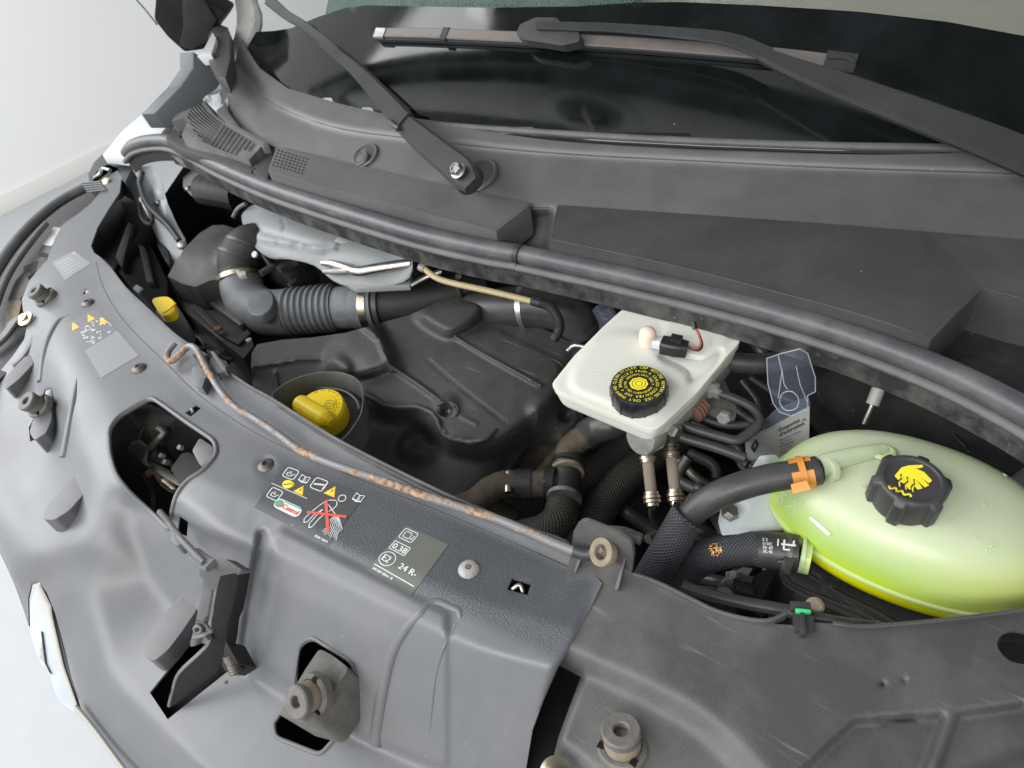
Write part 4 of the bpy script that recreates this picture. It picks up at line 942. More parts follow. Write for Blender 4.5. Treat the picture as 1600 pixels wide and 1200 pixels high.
# oil filler funnel and cap
fn_ = thing('oil_filler', W(500, 640, -.11), 'yellow oil filler cap with thick grip bar inside a grey oval collar', 'oil filler')
ring = smooth_closed([(424, 622), (440, 602), (466, 589), (500, 581), (534, 582), (558, 592), (567, 610), (566, 640), (556, 662), (530, 690), (490, 690), (445, 665)], 5)
RW = WS(ring, -.062); vs = []; fs = []; m = len(RW); cen = sum(RW, Vector())/m
for p in RW:
    i_ = cen+(p-cen)*.975
    vs += [p, i_, cen+(i_-cen)*.9+Vector((0, 0, -.045)), cen+(p-cen)*.93+Vector((0, 0, -.05))]
for k in range(m):
    a = 4*k; b = 4*((k+1) % m)
    for j in range(3): fs.append((a+j, b+j, b+j+1, a+j+1))
    fs.append((a+3, b+3, b, a))
mk('funnel_collar', vs, fs, 'ledge_plastic', fn_, 40)
prism('funnel_floor', [cen+(p-cen)*.88+Vector((0, 0, -.040)) for p in RW[::2]], (0, 0, -.005), 'cowl_dark', fn_, .001)
tube('funnel_inner_rib', [W(x, y, -.088) for x, y in [(470, 612), (500, 606), (535, 610), (556, 624), (562, 640)]], .002, 'ledge_plastic', fn_, n=4)
oa = Vector((.05, -.12, 1)).normalized(); ob = W(500, 640, -.075)
oc = lathe('cap', [(.034, -.025), (.035, -.004), (.0345, .002), (.033, .004), (.020, .0045), (0, .0045)], ob, 'yellow', fn_, oa, 48)
lathe('cap_step', [(.026, 0), (.026, .005), (.025, .0056), (0, .0056)], ob, 'yellow', oc, oa, 40)
g0 = W(462, 624, -.058); g1 = W(516, 656, -.062)
gp = [g0, g0.lerp(g1, .12), g0.lerp(g1, .5), g0.lerp(g1, .85), g1+Vector((0, 0, -.002))]
tube('cap_grip', [q+Vector((0, 0, -.004)) for q in gp], [.006, .0125, .0125, .012, .006], 'yellow', oc, flat=1.05, seg=20)
ax_, u_, v_ = axes(oa); s = 'NE PAS DEPASSER LE NIVEAU MAXI'; V = []; F = []
cu = (W(540, 645, -.07)-W(500, 640, -.07)).normalized(); cw = oa.cross(cu)
for k, ch in enumerate(s):
    a = math.radians(128-k*5.4); d = cu*math.cos(a)+cw*math.sin(a); tn = -(oa.cross(d)); b, f = textmesh(ch, .0042)
    i = len(V); V += [ob+oa*.0052+d*(.0285+y)+tn*x for x, y in b]; F += [tuple(i+q for q in ff) for ff in f]
mk('cap_lettering', V, F, 'dark_print', oc, 0)
# oil can symbol
oo = ob+oa*.0060+cu*.014+cw*.006
def flat_lines(name, mat, segs, o, u, v, wd, parent):
    V = []; F = []
    for (a, b) in segs:
        a = Vector(a); b = Vector(b); d = (b-a).normalized(); n_ = Vector((-d.y, d.x))*wd/2; i = len(V)
        V += [o+u*q.x+v*q.y for q in (a+n_, b+n_, b-n_, a-n_)]; F.append((i, i+1, i+2, i+3))
    return mk(name, V, F, mat, parent, 0)
flat_lines('cap_symbol', 'dark_print', [((-.005, -.003), (.004, -.003)), ((-.005, -.003), (-.005, .001)), ((-.005, .001), (.002, .001)), ((.002, .001), (.007, .004)), ((.004, -.003), (.007, .004)), ((-.002, .001), (-.002, .003)), ((-.0035, .003), (0, .003)), ((-.006, -.006), (.008, -.006)), ((.008, -.006), (.008, .007)), ((.008, .007), (-.007, .007)), ((-.007, .007), (-.006, -.006))], oo, cu, cw, .0005, oc)

# washer filler cap far left
wc = thing('washer_cap', W(262, 490, -.05), 'small yellow flip lid on the washer filler neck behind the cover at far left', 'washer cap')
prism('cap_lid', WS(ngon_round([(236, 468), (246, 464), (262, 463), (272, 470), (274, 485), (266, 492), (254, 494), (246, 486)], 5), -.035), (0, 0, -.014), 'yellow', wc, .004, 3)
tube('cap_rib', [W(253, 490, -.031), W(264, 484, -.031), W(274, 474, -.033)], .0018, 'yellow', wc, n=3)
tube('filler_neck', [W(262, 488, -.05), W(276, 508, -.10), W(290, 530, -.16)], .018, 'tag_paper', wc)

# ================================================================== AIR INTAKE
ab = thing('air_filter_box', W(320, 420, -.2), 'large dark grey air filter housing at the left side of the engine bay', 'air filter box')
AO = [(262, 432), (272, 412), (290, 386), (312, 364), (332, 352), (348, 351), (372, 358), (396, 368), (402, 380), (396, 396), (372, 404), (352, 424), (345, 436), (328, 438), (306, 448), (286, 444)]
relief('filter_lid', AO, [[(262, 432, -.085), (306, 450, -.085), (345, 436, -.08)], [(285, 400, -.055), (330, 400, -.05), (370, 400, -.06)], [(332, 352, -.06), (400, 372, -.075)]], 'engine_plastic', ab, soft=6, step=5, skirt=.05,
       feats=[('poly', smooth_closed([(345, 410), (355, 380), (385, 366), (420, 380), (420, 410)], 3), .015, 6)])
prism('filter_case', WS([(260, 436), (300, 452), (330, 444), (352, 440), (380, 500), (398, 540), (380, 560), (330, 520), (290, 488), (270, 460)], -.135), (0, 0, -.12), 'bay_black', ab, .004)
prism('case_rib', WS([(318, 466), (345, 464), (352, 468), (380, 505), (374, 508)], -.120), (0, 0, -.012), 'cowl_dark', ab, .002)
prism('case_rib', WS([(300, 470), (318, 482), (345, 510), (370, 528), (386, 514), (392, 520), (372, 538), (340, 520), (300, 482)], -.128), (0, 0, -.012), 'bay_black', ab, .002)
lathe('rusty_screw', [(.007, 0), (.007, .005), (0, .007)], W(341, 516, -.12), 'rust', ab, seg=14)
lathe('screw', [(.005, 0), (.005, .005), (0, .006)], W(390, 534, -.12), 'chrome_pale', ab, seg=14)
ad = thing('air_intake_hose', W(450, 490, -.2), 'grey rubber intake hose with a bend, ribbed bellows and metal clamps', 'air hose')
nk = [W(408, 376, -.045), W(386, 384, -.045), W(374, 402, -.06), W(374, 424, -.08), W(378, 440, -.09)]
tube('hose_neck', nk, [.034, .036, .037, .037, .036], 'bay_black', ad, seg=28)
for k, (r_, q) in enumerate(((.039, nk[1]), (.040, nk[2]))): lathe('neck_ring', [(r_-.004, -.003), (r_, -.003), (r_, .003), (r_-.004, .003)], q, 'wiper_black', ad, (W(384, 400, -.06)-W(392, 380, -.045)), 32)
eb = [W(376, 436, -.09), W(380, 455, -.105), W(392, 474, -.12), W(416, 488, -.128), W(455, 488, -.128)]
tube('hose_elbow', eb, [.037, .039, .041, .042, .042], 'duct_rubber', ad, seg=30)
bel = [W(452, 488, -.128), W(490, 484, -.127), W(528, 481, -.126)]
tube('hose_bellows', bel, .0415, 'duct_rubber', ad, seg=30, n=50, rib=lambda s_, r: r*(1+.055*math.copysign(abs(math.sin(s_*math.pi*2/.0115/1.0))**.7, math.sin(s_*math.pi*2/.0115))))
tube('hose_outlet', [W(526, 481, -.126), W(548, 480, -.125), W(562, 478, -.125)], [.0375, .038, .038], 'duct_rubber', ad, seg=30)
tube('hose_cuff', [W(558, 478, -.125), W(572, 478, -.125), W(588, 477, -.125)], .041, 'duct_rubber', ad, seg=30, n=2)
tube('hose_clamp', [W(572, 478, -.125), W(583, 477.6, -.125)], .0425, 'gold_steel', ad, seg=30, n=1)
cdir = (W(380, 455, -.105)-W(374, 424, -.08)).normalized()
lathe('hose_clamp', [(.037, -.004), (.0405, -.004), (.0405, .004), (.037, .004)], W(376, 434, -.088), 'gold_steel', ad, cdir, 36)
prism('clamp_screw', WS([(368, 422), (372, 420), (375, 423), (384, 423), (384, 429), (376, 431), (370, 428)], -.04), (0, 0, -.008), 'chrome_pale', ad, .0012)
prism('elbow_pad', WS(smooth_closed([(386, 478), (388, 462), (400, 453), (418, 453), (427, 463), (424, 480), (408, 492), (392, 490)], 3), -.083), (0, 0, -.02), 'duct_rubber', ad, .003, 3)
tube('intake_pipe', [W(586, 477, -.125), W(640, 472, -.125), W(700, 462, -.125), W(760, 455, -.13)], .036, 'bay_black', ad, seg=28, rib=None)
tube('pipe_bead', [W(592, 477, -.125), W(599, 476.6, -.125)], .0405, 'rubber', ad, seg=28, n=1)
lathe('neck_screw', [(.006, 0), (.0055, .003), (.002, .0032), (0, .003)], W(399, 398, -.02), 'chrome_pale', ad, (.1, -.6, .7), 16)
# sensor plugs
sn = thing('sensor_plug', W(430, 415, -.08), 'pair of small black electrical plugs beside the ribbed air hose', 'connector')
sweep('plug_body', [W(406, 424, -.06), W(426, 412, -.06)], .012, .010, 'wiper_black', sn, bev=.002)
sweep('plug_body', [W(434, 418, -.06), W(450, 408, -.06), W(464, 404, -.06)], [.016, .016, .012], .012, 'wiper_black', sn, bev=.002)
tube('plug_pin', [W(452, 446, -.09), W(462, 437, -.09)], .004, 'gold_steel', sn, n=1)
tube('plug_cable', [W(400, 350, -.02), W(404, 372, -.03), W(412, 398, -.05), W(422, 414, -.065)], .004, 'bay_black', sn)
tube('plug_cable', [W(384, 318, -.01), W(372, 326, -.02), W(364, 340, -.03)], .004, 'cowl_plastic', sn)
box('plug_block', W(445, 425, -.12), (.12, .06, .05), 'bay_black', sn, .006)

# sheet metal scuttle body and pipes
ac = thing('heater_housing', W(470, 380, -.1), 'bluish grey painted sheet metal bulge under the rubber seal behind the air hose', 'bulkhead panel')
relief('housing_shell', smooth_closed([(378, 345), (382, 330), (404, 318), (450, 322), (520, 345), (600, 372), (640, 395), (640, 430), (600, 446), (556, 448), (520, 436), (490, 412), (450, 402), (420, 400), (392, 378)], 3),
       [[(378, 335, -.03), (450, 320, -.01), (640, 380, -.01)], [(385, 352, -.012), (420, 362, -.008), (470, 380, -.008), (525, 392, -.01), (600, 420, -.03)], [(400, 385, -.04), (450, 400, -.045), (520, 440, -.06), (600, 450, -.06)]],
       'dull_paint', ac, soft=6, step=4, thick=.004, smooth=60, feats=[('line', [(396, 356), (430, 366), (480, 380), (527, 386)], 5, -.003), ('line', [(440, 344), (446, 352), (442, 362)], 2.5, -.002), ('poly', [(400, 368), (480, 384), (528, 378), (526, 392), (500, 394), (470, 386), (410, 378)], .005, 3)])
tube('housing_cap', [W(530, 380, -.02), W(548, 392, -.03), W(558, 404, -.04)], [.018, .02, .012], 'tag_paper', ac, seg=20)
prism('housing_bracket', WS([(544, 432), (636, 421), (644, 432), (640, 446), (556, 450), (540, 442)], -.055), (0, 0, -.01), 'dull_paint', ac, .002)
ap = thing('aluminium_pipe', W(570, 425, -.05), 'bright aluminium air conditioning pipe with a forked end under the seal', 'pipe')
tube('pipe_run', [W(546, 421, -.028), W(560, 424, -.028), W(590, 419, -.026), W(642, 411, -.024)], [.007, .0085, .0085, .0085], 'alu', ap)
tube('pipe_fork', [W(504, 411, -.035), W(522, 413, -.032), W(548, 421, -.03)], [.005, .008, .008], 'alu', ap)
tube('pipe_fork', [W(506, 424, -.04), W(524, 424, -.036), W(550, 422, -.03)], [.004, .006, .007], 'cast', ap)
tube('pipe_branch', [W(642, 446, -.06), W(664, 434, -.055), W(690, 424, -.05)], .0045, 'alu', ap)
tube('pipe_post', [W(716, 432, -.03), W(718, 448, -.06), W(720, 466, -.1)], .005, 'dark_steel', ap)
vh = thing('vacuum_hose', W(740, 450, -.05), 'beige plastic vacuum pipe under the seal ending in a black corrugated elbow', 'hose')
tube('pipe_run', [W(660, 415, -.018), W(668, 424, -.02), W(684, 435, -.022), W(710, 443, -.024), W(770, 456, -.026), W(832, 471, -.03)], [.0035, .0048, .0048, .0048, .0048, .0046], 'beige_hose', vh)
tube('pipe_collar', [W(656, 417, -.018), W(664, 420, -.019)], .0062, 'chrome_pale', vh, n=1)
tube('pipe_collar', [W(832, 470, -.03), W(846, 474, -.03)], .0072, 'wiper_black', vh, n=1)
tube('corrugated_elbow', [W(844, 473, -.03), W(860, 480, -.03), W(872, 497, -.035), W(874, 515, -.045), W(866, 530, -.06)], .0068, 'bay_black', vh, n=24, rib=lambda s_, r: r*(1+.06*math.sin(s_*2600)))
bh = thing('turbo_hose', W(850, 500, -.1), 'thick black hose with a metal band beneath the beige vacuum pipe', 'hose')
tube('hose_run', [W(740, 486, -.11), W(790, 482, -.09), W(850, 478, -.08), W(890, 490, -.09), W(915, 530, -.13)], [.03, .034, .036, .036, .034], 'hose_rubber', bh, seg=26)
dd = (W(850, 478, -.08)-W(790, 482, -.09))
lathe('metal_band', [(.034, -.004), (.0372, -.004), (.0372, .004), (.034, .004)], W(822, 480, -.085), 'alu', bh, dd, 36)
lathe('hose_bead', [(.034, -.003), (.0385, -.003), (.0385, .003), (.034, .003)], W(905, 522, -.115), 'rubber', bh, (W(915, 530, -.13)-W(890, 490, -.09)), 36)
tube('hose_stub', [W(940, 480, -.02), W(950, 500, -.03), W(952, 520, -.05)], .014, 'clear_plastic', bh)
tube('dark_loop', [W(888, 548, -.10), W(900, 540, -.09), W(925, 545, -.09)], .004, 'steel', bh)

# ================================================================== BRAKE RESERVOIR
br = thing('brake_fluid_reservoir', W(1000, 600, -.02), 'milky white brake fluid tank with a black ribbed cap lettered in yellow', 'fluid reservoir')
BO = ngon_round([(863, 600), (898, 556), (946, 508), (975, 482), (1080, 500), (1157, 520), (1155, 536), (1136, 556), (1090, 612), (1035, 664), (1022, 672), (1008, 668), (940, 640), (872, 612)], 7, 3)
rt = relief('reservoir_top', BO, [[(863, 600, .032), (975, 480, .034)], [(1015, 670, .030), (1157, 525, .033)]], 'milky_white', br, soft=1, step=3.4, skirt=.008, smooth=55, feats=[
   ('poly', smooth_closed([(1036, 552), (1072, 556), (1100, 560), (1128, 545), (1120, 572), (1094, 590), (1078, 596), (1076, 584), (1066, 575), (1045, 566), (1032, 560)], 3), -.006, 3),
   ('poly', smooth_closed([(930, 530), (1000, 520), (1030, 560), (1075, 590), (1060, 620), (1020, 655), (950, 630), (890, 600)], 3), .0035, 5),
   ('poly', smooth_closed([(1042, 500), (1100, 510), (1140, 524), (1120, 545), (1080, 548), (1040, 540)], 3), .003, 4)])
def shrink_ring(poly, d, z): return WS(grow(poly, d), z)
def skin(name, rings, mat, parent, smooth=40, cap=True):
    m = len(rings[0]); vs = [p for r in rings for p in r]; fs = []
    for i in range(len(rings)-1):
        for k in range(m): fs.append((i*m+k, i*m+(k+1) % m, (i+1)*m+(k+1) % m, (i+1)*m+k))
    if cap:
        fs.append(tuple(range(m))[::-1]); fs.append(tuple(range((len(rings)-1)*m, len(rings)*m)))
    return mk(name, vs, fs, mat, parent, smooth)
B0 = WS(BO, .026); cB = sum(B0, Vector())/len(B0)
sc = lambda s_, dz: [cB+(p-cB)*s_+Vector((0, 0, dz)) for p in B0]
skin('reservoir_seam', [sc(.985, .001), sc(1.012, -.0005), sc(1.012, -.003), sc(.975, -.004)], 'milky_white', br)
skin('reservoir_body', [sc(.975, -.001), sc(.968, -.018), sc(.95, -.024), sc(.7, -.026)], 'milky_white', br)
mkp, mkn = hit(929, 585, rt); prism('level_mark', onto([(919, 582), (938, 584), (939, 587), (921, 585)], rt, off=.0004), (0, 0, -.0003), 'white_print', br, 0)
bc = W(998, 600, .052); r_ = .0295
def ribs(n_, amp):
    return lambda a, h: 1+amp*max(0, math.cos(a*n_))**6 if h < -.003 else 1
cb = lathe('cap', [(r_*.97, -.024), (r_, -.022), (r_, -.004), (r_*.985, -.0015), (r_*.96, 0), (r_*.9, .0003), (0, .0003)], bc, 'cap_black', br, seg=168, mod=ribs(14, .035), smooth=40)
def ring_text(name, s_, c, ax, u, rad, size, a0, da, mat, parent, lift=.0006):
    w_ = ax.cross(u); V = []; F = []
    for k, ch in enumerate(s_):
        if ch == ' ': continue
        a = math.radians(a0-k*da); d = u*math.cos(a)+w_*math.sin(a); tn = -(ax.cross(d)); b, f = textmesh(ch, size); i = len(V)
        V += [c+ax*lift+d*(rad+y)+tn*(x-size*.3) for x, y in b]; F += [tuple(i+q for q in ff) for ff in f]
    return mk(name, V, F, mat, parent, 0)
zz = Vector((0, 0, 1)); uu = Vector((1, 0, 0))
a0 = 262
ring_text('cap_lettering', 'WARNING CLEAN FILLER CAP BEFORE REMOVING USE ONLY ', bc, zz, uu, .0232, .0052, a0, 7.2, 'yellow_print', cb)
ring_text('cap_lettering', 'DOT 4 BRAKEFLUID FROM A SEALED CONTAINER ', bc, zz, uu, .0176, .0046, a0+10, 8.75, 'yellow_print', cb)
ring_text('cap_lettering', 'ORIGINAL BREMSFLUSSIGKEIT VERWENDEN ', bc, zz, uu, .0126, .0040, a0, 10.0, 'yellow_print', cb)
def disc(name, c, r, n_, mat, parent, inner=0, a0=0):
    V = [c+Vector((r*math.cos(a0+2*math.pi*k/n_), r*math.sin(a0+2*math.pi*k/n_), 0)) for k in range(n_)]
    if inner:
        V += [c+Vector((inner*math.cos(a0+2*math.pi*k/n_), inner*math.sin(a0+2*math.pi*k/n_), 0)) for k in range(n_)]
        return mk(name, V, [(k, (k+1) % n_, n_+(k+1) % n_, n_+k) for k in range(n_)], mat, parent, 0)
    return mk(name, V, [tuple(range(n_))], mat, parent, 0)
disc('cap_symbol', bc+Vector((0, 0, .0006)), .0098, 8, 'yellow_print', cb, 0, .39)
disc('cap_symbol', bc+Vector((0, 0, .0009)), .0072, 28, 'dark_print', cb, .0066)
disc('cap_symbol', bc+Vector((0, 0, .0009)), .0038, 28, 'dark_print', cb, .0032)
fs_ = thing('fluid_level_sensor', W(1030, 540, .03), 'cream dome sensor with black plug and red brown wire on the white tank', 'sensor')
lathe('sensor_dome', [(.0098, -.004), (.0098, .014), (.0092, .018), (.0075, .021), (.004, .0228), (0, .0232)], W(1012, 538, .034), 'cream', fs_, seg=28)
sweep('sensor_arm', [W(1016, 527, .046), W(1040, 532, .046)], .013, .012, 'bracket_milky', fs_, bev=.002)
sweep('plug_body', [W(1034, 530, .050), W(1056, 534, .050), W(1076, 538, .048)], [.018, .02, .015], .016, 'cap_black', fs_, bev=.002)
prism('plug_latch', [W(x, y, .055) for x, y in [(1050, 520), (1068, 524), (1064, 534), (1046, 530)]], (0, 0, -.005), 'cap_black', fs_, .001)
wr_ = [W(1074, 541, .044), W(1088, 545, .043), W(1095, 538, .045), W(1092, 524, .05), W(1086, 512, .054)]
tube('sensor_wire', wr_, .0014, 'red_wire', fs_); tube('sensor_wire', [q+Vector((.002, -.001, -.001)) for q in wr_], .0013, 'cap_black', fs_)
tube('wire_sleeve', [W(1086, 514, .054), W(1084, 504, .058)], .0028, 'cap_black', fs_, n=1)

mc = thing('master_cylinder', W(1030, 690, -.06), 'cast metal brake master cylinder below the white tank with pipe unions', 'brake cylinder')
lathe('cylinder_end', [(.012, -.02), (.0195, -.016), (.021, 0), (.019, .004), (0, .0045)], W(1004, 682, .0), 'cast', mc, (-.25, -.8, .35), 32)
tube('cylinder_body', [W(1006, 676, -.005), W(1060, 640, -.005), W(1130, 560, -.01)], .017, 'cast', mc, seg=20)
tube('union_port', [W(1020, 680, -.012), W(1048, 674, -.006)], [.008, .010], 'cast', mc, n=1)
lathe('union_nut', [(.0105, -.009), (.0105, .009), (.008, .011), (0, .011)], W(1047, 674, -.004), 'steel', mc, (.9, -.2, .1), 6)
prism('cylinder_flange', [W(x, y, -.018) for x, y in ngon_round([(1064, 640), (1104, 596), (1124, 578), (1140, 610), (1152, 640), (1148, 656), (1130, 656), (1100, 640)], 6)], (0, 0, -.01), 'cast', mc, .002)
lathe('union_nut', [(.010, -.008), (.010, .008), (.006, .010), (.006, .016), (0, .016)], W(1108, 606, .0), 'rusty_bolt', mc, (.9, -.3, 0), 6)
lathe('flange_bolt', [(.008, 0), (.008, .007), (.006, .009), (0, .009)], W(1133, 650, -.016), 'rusty_bolt', mc, (0, -1, .3), 6)
tube('rusty_spring', [W(1082, 648, -.01), W(1090, 640, -.01), W(1096, 632, -.01)], .010, 'rust', mc, rib=lambda s_, r: r*(1+.2*math.sin(s_*1200)), n=12)
BLK = 'hose_rubber'
def brake_line(pts, r, label):
    o = tube('brake_pipe', pts, r, BLK, None, seg=12); return tag(o, label, 'brake pipe', 'black brake pipes beside the white tank')
brake_line([W(1058, 660, -.008), W(1090, 672, -.010), W(1130, 684, -.012), W(1150, 688, -.012), W(1166, 680, -.01), W(1184, 664, -.006)], .0055, 'black brake pipe curling up at its right end beside the paper tag')
brake_line([W(1056, 680, -.01), W(1080, 688, -.012), W(1120, 700, -.012), W(1165, 716, -.014)], .0055, 'straight black brake pipe sloping down right to the paper tag')
brake_line([W(1060, 664, -.03), W(1100, 684, -.032), W(1130, 700, -.034), W(1168, 726, -.036)], .0048, 'lowest thin brake pipe behind the straight one')
brake_line([W(1116, 612, .0), W(1150, 624, -.004), W(1176, 638, -.01), W(1186, 654, -.02), W(1184, 672, -.03)], .0052, 'black brake pipe arching right from the rusty union nut')
brake_line([W(1076, 640, -.02), W(1095, 652, -.022), W(1130, 664, -.024), W(1170, 664, -.024)], .0046, 'worn brake pipe beneath the cast flange')
brake_line([W(1150, 520, .01), W(1175, 532, .005), W(1188, 548, 0), W(1196, 564, -.01)], .008, 'short dark pipe behind the right corner of the white tank')
sh = tube('servo_hose', [W(1120, 556, -.004), W(1150, 566, -.004), W(1200, 568, -.006), W(1262, 560, -.01), W(1330, 552, -.02)], .0125, BLK, None, seg=20)
tag(sh, 'smooth black servo hose running right from the white tank through the clear holder', 'hose')
for (x1, y1, x2, y2, lab) in ((1010, 700, 1020, 790, 'left metal braided brake hose hanging below the white tank'), (1047, 692, 1057, 788, 'right metal braided brake hose hanging below the white tank')):
    t = thing('braided_brake_hose', W(x2, y2, -.12), lab, 'brake hose', 'braided brake hoses')
    a = W(x1, y1, -.025); b = W(x2, y2, -.055); d = b-a
    tube('hose_braid', [a+d*.2, a+d*.82], .0062, 'steel_braid', t, n=1)
    for q_, r2 in ((.0, .0075), (.06, .0095), (.12, .0075), (.19, .0095), (.24, .008), (.80, .0082), (.86, .0095), (.93, .0095), (.99, .007)):
        tube('hose_ferrule', [a+d*(q_-.025), a+d*(q_+.025)], r2, 'gold_steel', t, n=1, seg=14)
    tube('hose_tail', [b, b+Vector((.0, 0, -.02)), b+Vector((.012, .0, -.04)), b+Vector((.03, .0, -.045))], .004, 'bay_black', t)
# ================================================================== COOLANT TANK
ct = thing('coolant_tank', (.03, .485, -.14), 'large oval translucent green coolant tank with black lobed cap and yellow hand symbol', 'coolant tank')
def oval(s_, z, n_=72, dx=0, dy=0, ex=2.15):
    out = []
    for k in range(n_):
        a = 2*math.pi*k/n_; c, s2 = math.cos(a), math.sin(a); e = 2/ex
        out.append(Vector((.03+dx+.125*s_*math.copysign(abs(c)**e, c), .485+dy+.082*s_*math.copysign(abs(s2)**e, s2), z)))
    return out
TL = [(1., -.031), (.99, -.025), (.965, -.015), (.925, -.005), (.865, .005), (.785, .014), (.68, .021), (.54, .0265), (.36, .0305), (.16, .033)]
tank = skin('tank_dome', [oval(s_, z) for s_, z in TL], 'tank_plastic', ct, 60)
skin('coolant', [oval(.3, -.060), oval(.85, -.055), oval(.94, -.035), oval(.955, -.022), oval(.90, -.010), oval(.4, -.008)], 'coolant_liquid', ct, 60)
skin('seam_flange', [oval(.985, -.0295), oval(1.024, -.0310), oval(1.028, -.033), oval(1.024, -.0352), oval(.985, -.0365)], 'green_seam', ct, 40, cap=False)
skin('tank_base', [oval(.99, -.034), oval(.985, -.044), oval(.955, -.053), oval(.90, -.061), oval(.78, -.067), oval(.4, -.070)], 'coolant_yellow', ct, 60)
prism('seam_tab', WS(ngon_round([(1496, 938), (1528, 944), (1526, 958), (1500, 954)], 3), -.033), (0, 0, -.004), 'green_spout', ct, .001)
prism('seam_tab', WS([(1470, 934), (1490, 938), (1494, 946), (1474, 941)], -.034), (0, 0, -.003), 'green_spout', ct, .001)
def on(px, py, o, off=0): p, n = hit(px, py, o); return p+n*off
# inlet spout running into the dome, with a ring at its end
sp_ = [on(1296, 733, tank, .010), on(1330, 718, tank, .004), on(1356, 710, tank, .001), on(1380, 703, tank, -.003)]
tube('inlet_spout', [W(1270, 736, .030)]+[q for q in sp_], [.0100, .0092, .0082, .0078, .0082], 'green_spout', ct, seg=20)
tube('spout_bead', [W(1290, 734, .030), W(1298, 732, .029)], .0125, 'green_spout', ct, n=1, seg=20)
n_ = hit(1385, 703, tank)[1]; lathe('spout_ring', [(.0085, -.002), (.0115, -.001), (.0115, .0012), (.0095, .0022), (.0078, .0022), (.0072, .001), (0, .001)], on(1378, 707, tank, .0012), 'bumps_clear', ct, n_, 32)
for (x, y) in ((1423, 679), (1458, 685), (1326, 706), (1378, 757), (1333, 740), (1349, 760), (1539, 787), (1528, 842), (1552, 853), (1480, 660), (1570, 742), (1544, 860)):
    p, n_ = hit(x, y, tank)
    if bvh(tank).ray_cast(CV, ray(x, y).normalized())[0] is None: continue
    lathe('moulding_dot', [(.0022, -.0004), (.002, .0006), (.0013, .0006), (.0011, .0001), (0, .0001)], p, 'bumps_clear', ct, n_, 12)
tube('moulded_line', [on(x, y, tank, -.0004) for x, y in [(1314, 812), (1309, 822), (1316, 842), (1350, 864), (1400, 880), (1444, 885)]], .0005, 'bumps_clear', ct, seg=6)
tube('moulded_line', [on(x, y, tank, -.0004) for x, y in [(1482, 816), (1500, 800), (1516, 812)]], .0006, 'bumps_clear', ct, seg=6)
flat = [on(x, y, tank, .0012) for x, y in [(1267, 807), (1271, 808), (1299, 833), (1298, 836), (1293, 835), (1266, 811)]]
mk('level_mark', flat, [(0, 1, 2, 3, 4, 5)], 'white_print', ct, 0)
pr = Print([(1224, 768), (1262, 790), (1250, 806), (1212, 780)], 1.6, [tank])
pr.line('bumps_clear', [(0, 0), (.3, 1), (.0, 1), (.2, 0)], .12); pr.line('bumps_clear', [(.5, 0), (.8, 1)], .12); pr.line('bumps_clear', [(.8, 0), (.45, 1)], .12)
pr.done(ct, {'bumps_clear': 'moulded_mark'})
# lower outlet neck
tube('outlet_neck', [W(1266, 872, -.040), W(1250, 868, -.040)], .0160, 'green_seam', ct, n=1, seg=24)
tube('outlet_bead', [W(1256, 866, -.038), W(1251, 865, -.038)], .0180, 'green_spout', ct, n=1, seg=24)
# screw cap with six lobes
ccp = W(1427, 748, .057); R0 = .0272; tl_ = Vector((.03, -.06, 1)).normalized()
def lobes(a, h):
    if h > -.0035: return 1
    k = max(0., math.cos(3*(a-.35)))**3 if False else max(0., math.cos(6*(a-.42)/1)) ; t = min(1, max(0, (k-.30)/.45))
    return 1+.135*(t*t*(3-2*t))
cc = lathe('cap', [(.023, -.033), (R0*.97, -.032), (R0, -.029), (R0, -.006), (R0*.985, -.004), (R0*.95, -.0015), (R0*.90, -.0004), (R0*.82, 0), (R0*.80, -.0002), (R0*.785, -.0014), (R0*.75, -.0018), (0, -.0016)], ccp, 'cap_grey', ct, tl_, 180, mod=lobes, smooth=50)
skin('cap_collar', [[ccp+tl_*-.024+Vector((.022*math.cos(a*.1745), .022*math.sin(a*.1745), 0)) for a in range(36)], [ccp+tl_*-.034+Vector((.023*math.cos(a*.1745), .023*math.sin(a*.1745), 0)) for a in range(36)]], 'green_spout', ct)
HC = Print([(1398, 724), (1466, 732), (1450, 782), (1380, 770)], 1.3, [cc], .0005)
HC.poly('yellow_print', [(.10, .42), (.18, .12), (.34, .02), (.62, -.04), (.66, .02), (.60, .07), (.50, .09), (.72, .18), (.95, .40), (.90, .50), (.70, .36), (.92, .56), (.84, .64), (.62, .46), (.80, .68), (.70, .74), (.52, .56), (.62, .74), (.52, .78), (.38, .62), (.26, .58)])
for k, (x, y) in enumerate(((.22, .46), (.38, .52), (.54, .56))):
    HC.line('dark_print', [(x, y-.12), (x+.06, y), (x, y+.12), (x+.05, y+.26)], .05, .0004)
    HC.line('yellow_print', [(x+.035, y-.08), (x+.09, y+.04), (x+.03, y+.16), (x+.08, y+.28)], .035, .0006)
HC.line('yellow_print', [(.06, .76), (.12, .86), (.22, .80), (.28, .92), (.38, .86), (.45, .98), (.56, .92), (.62, 1.0)], .06, .0006)
HC.done(cc, {'yellow_print': 'hot_hand_symbol', 'dark_print': 'symbol_shading'})
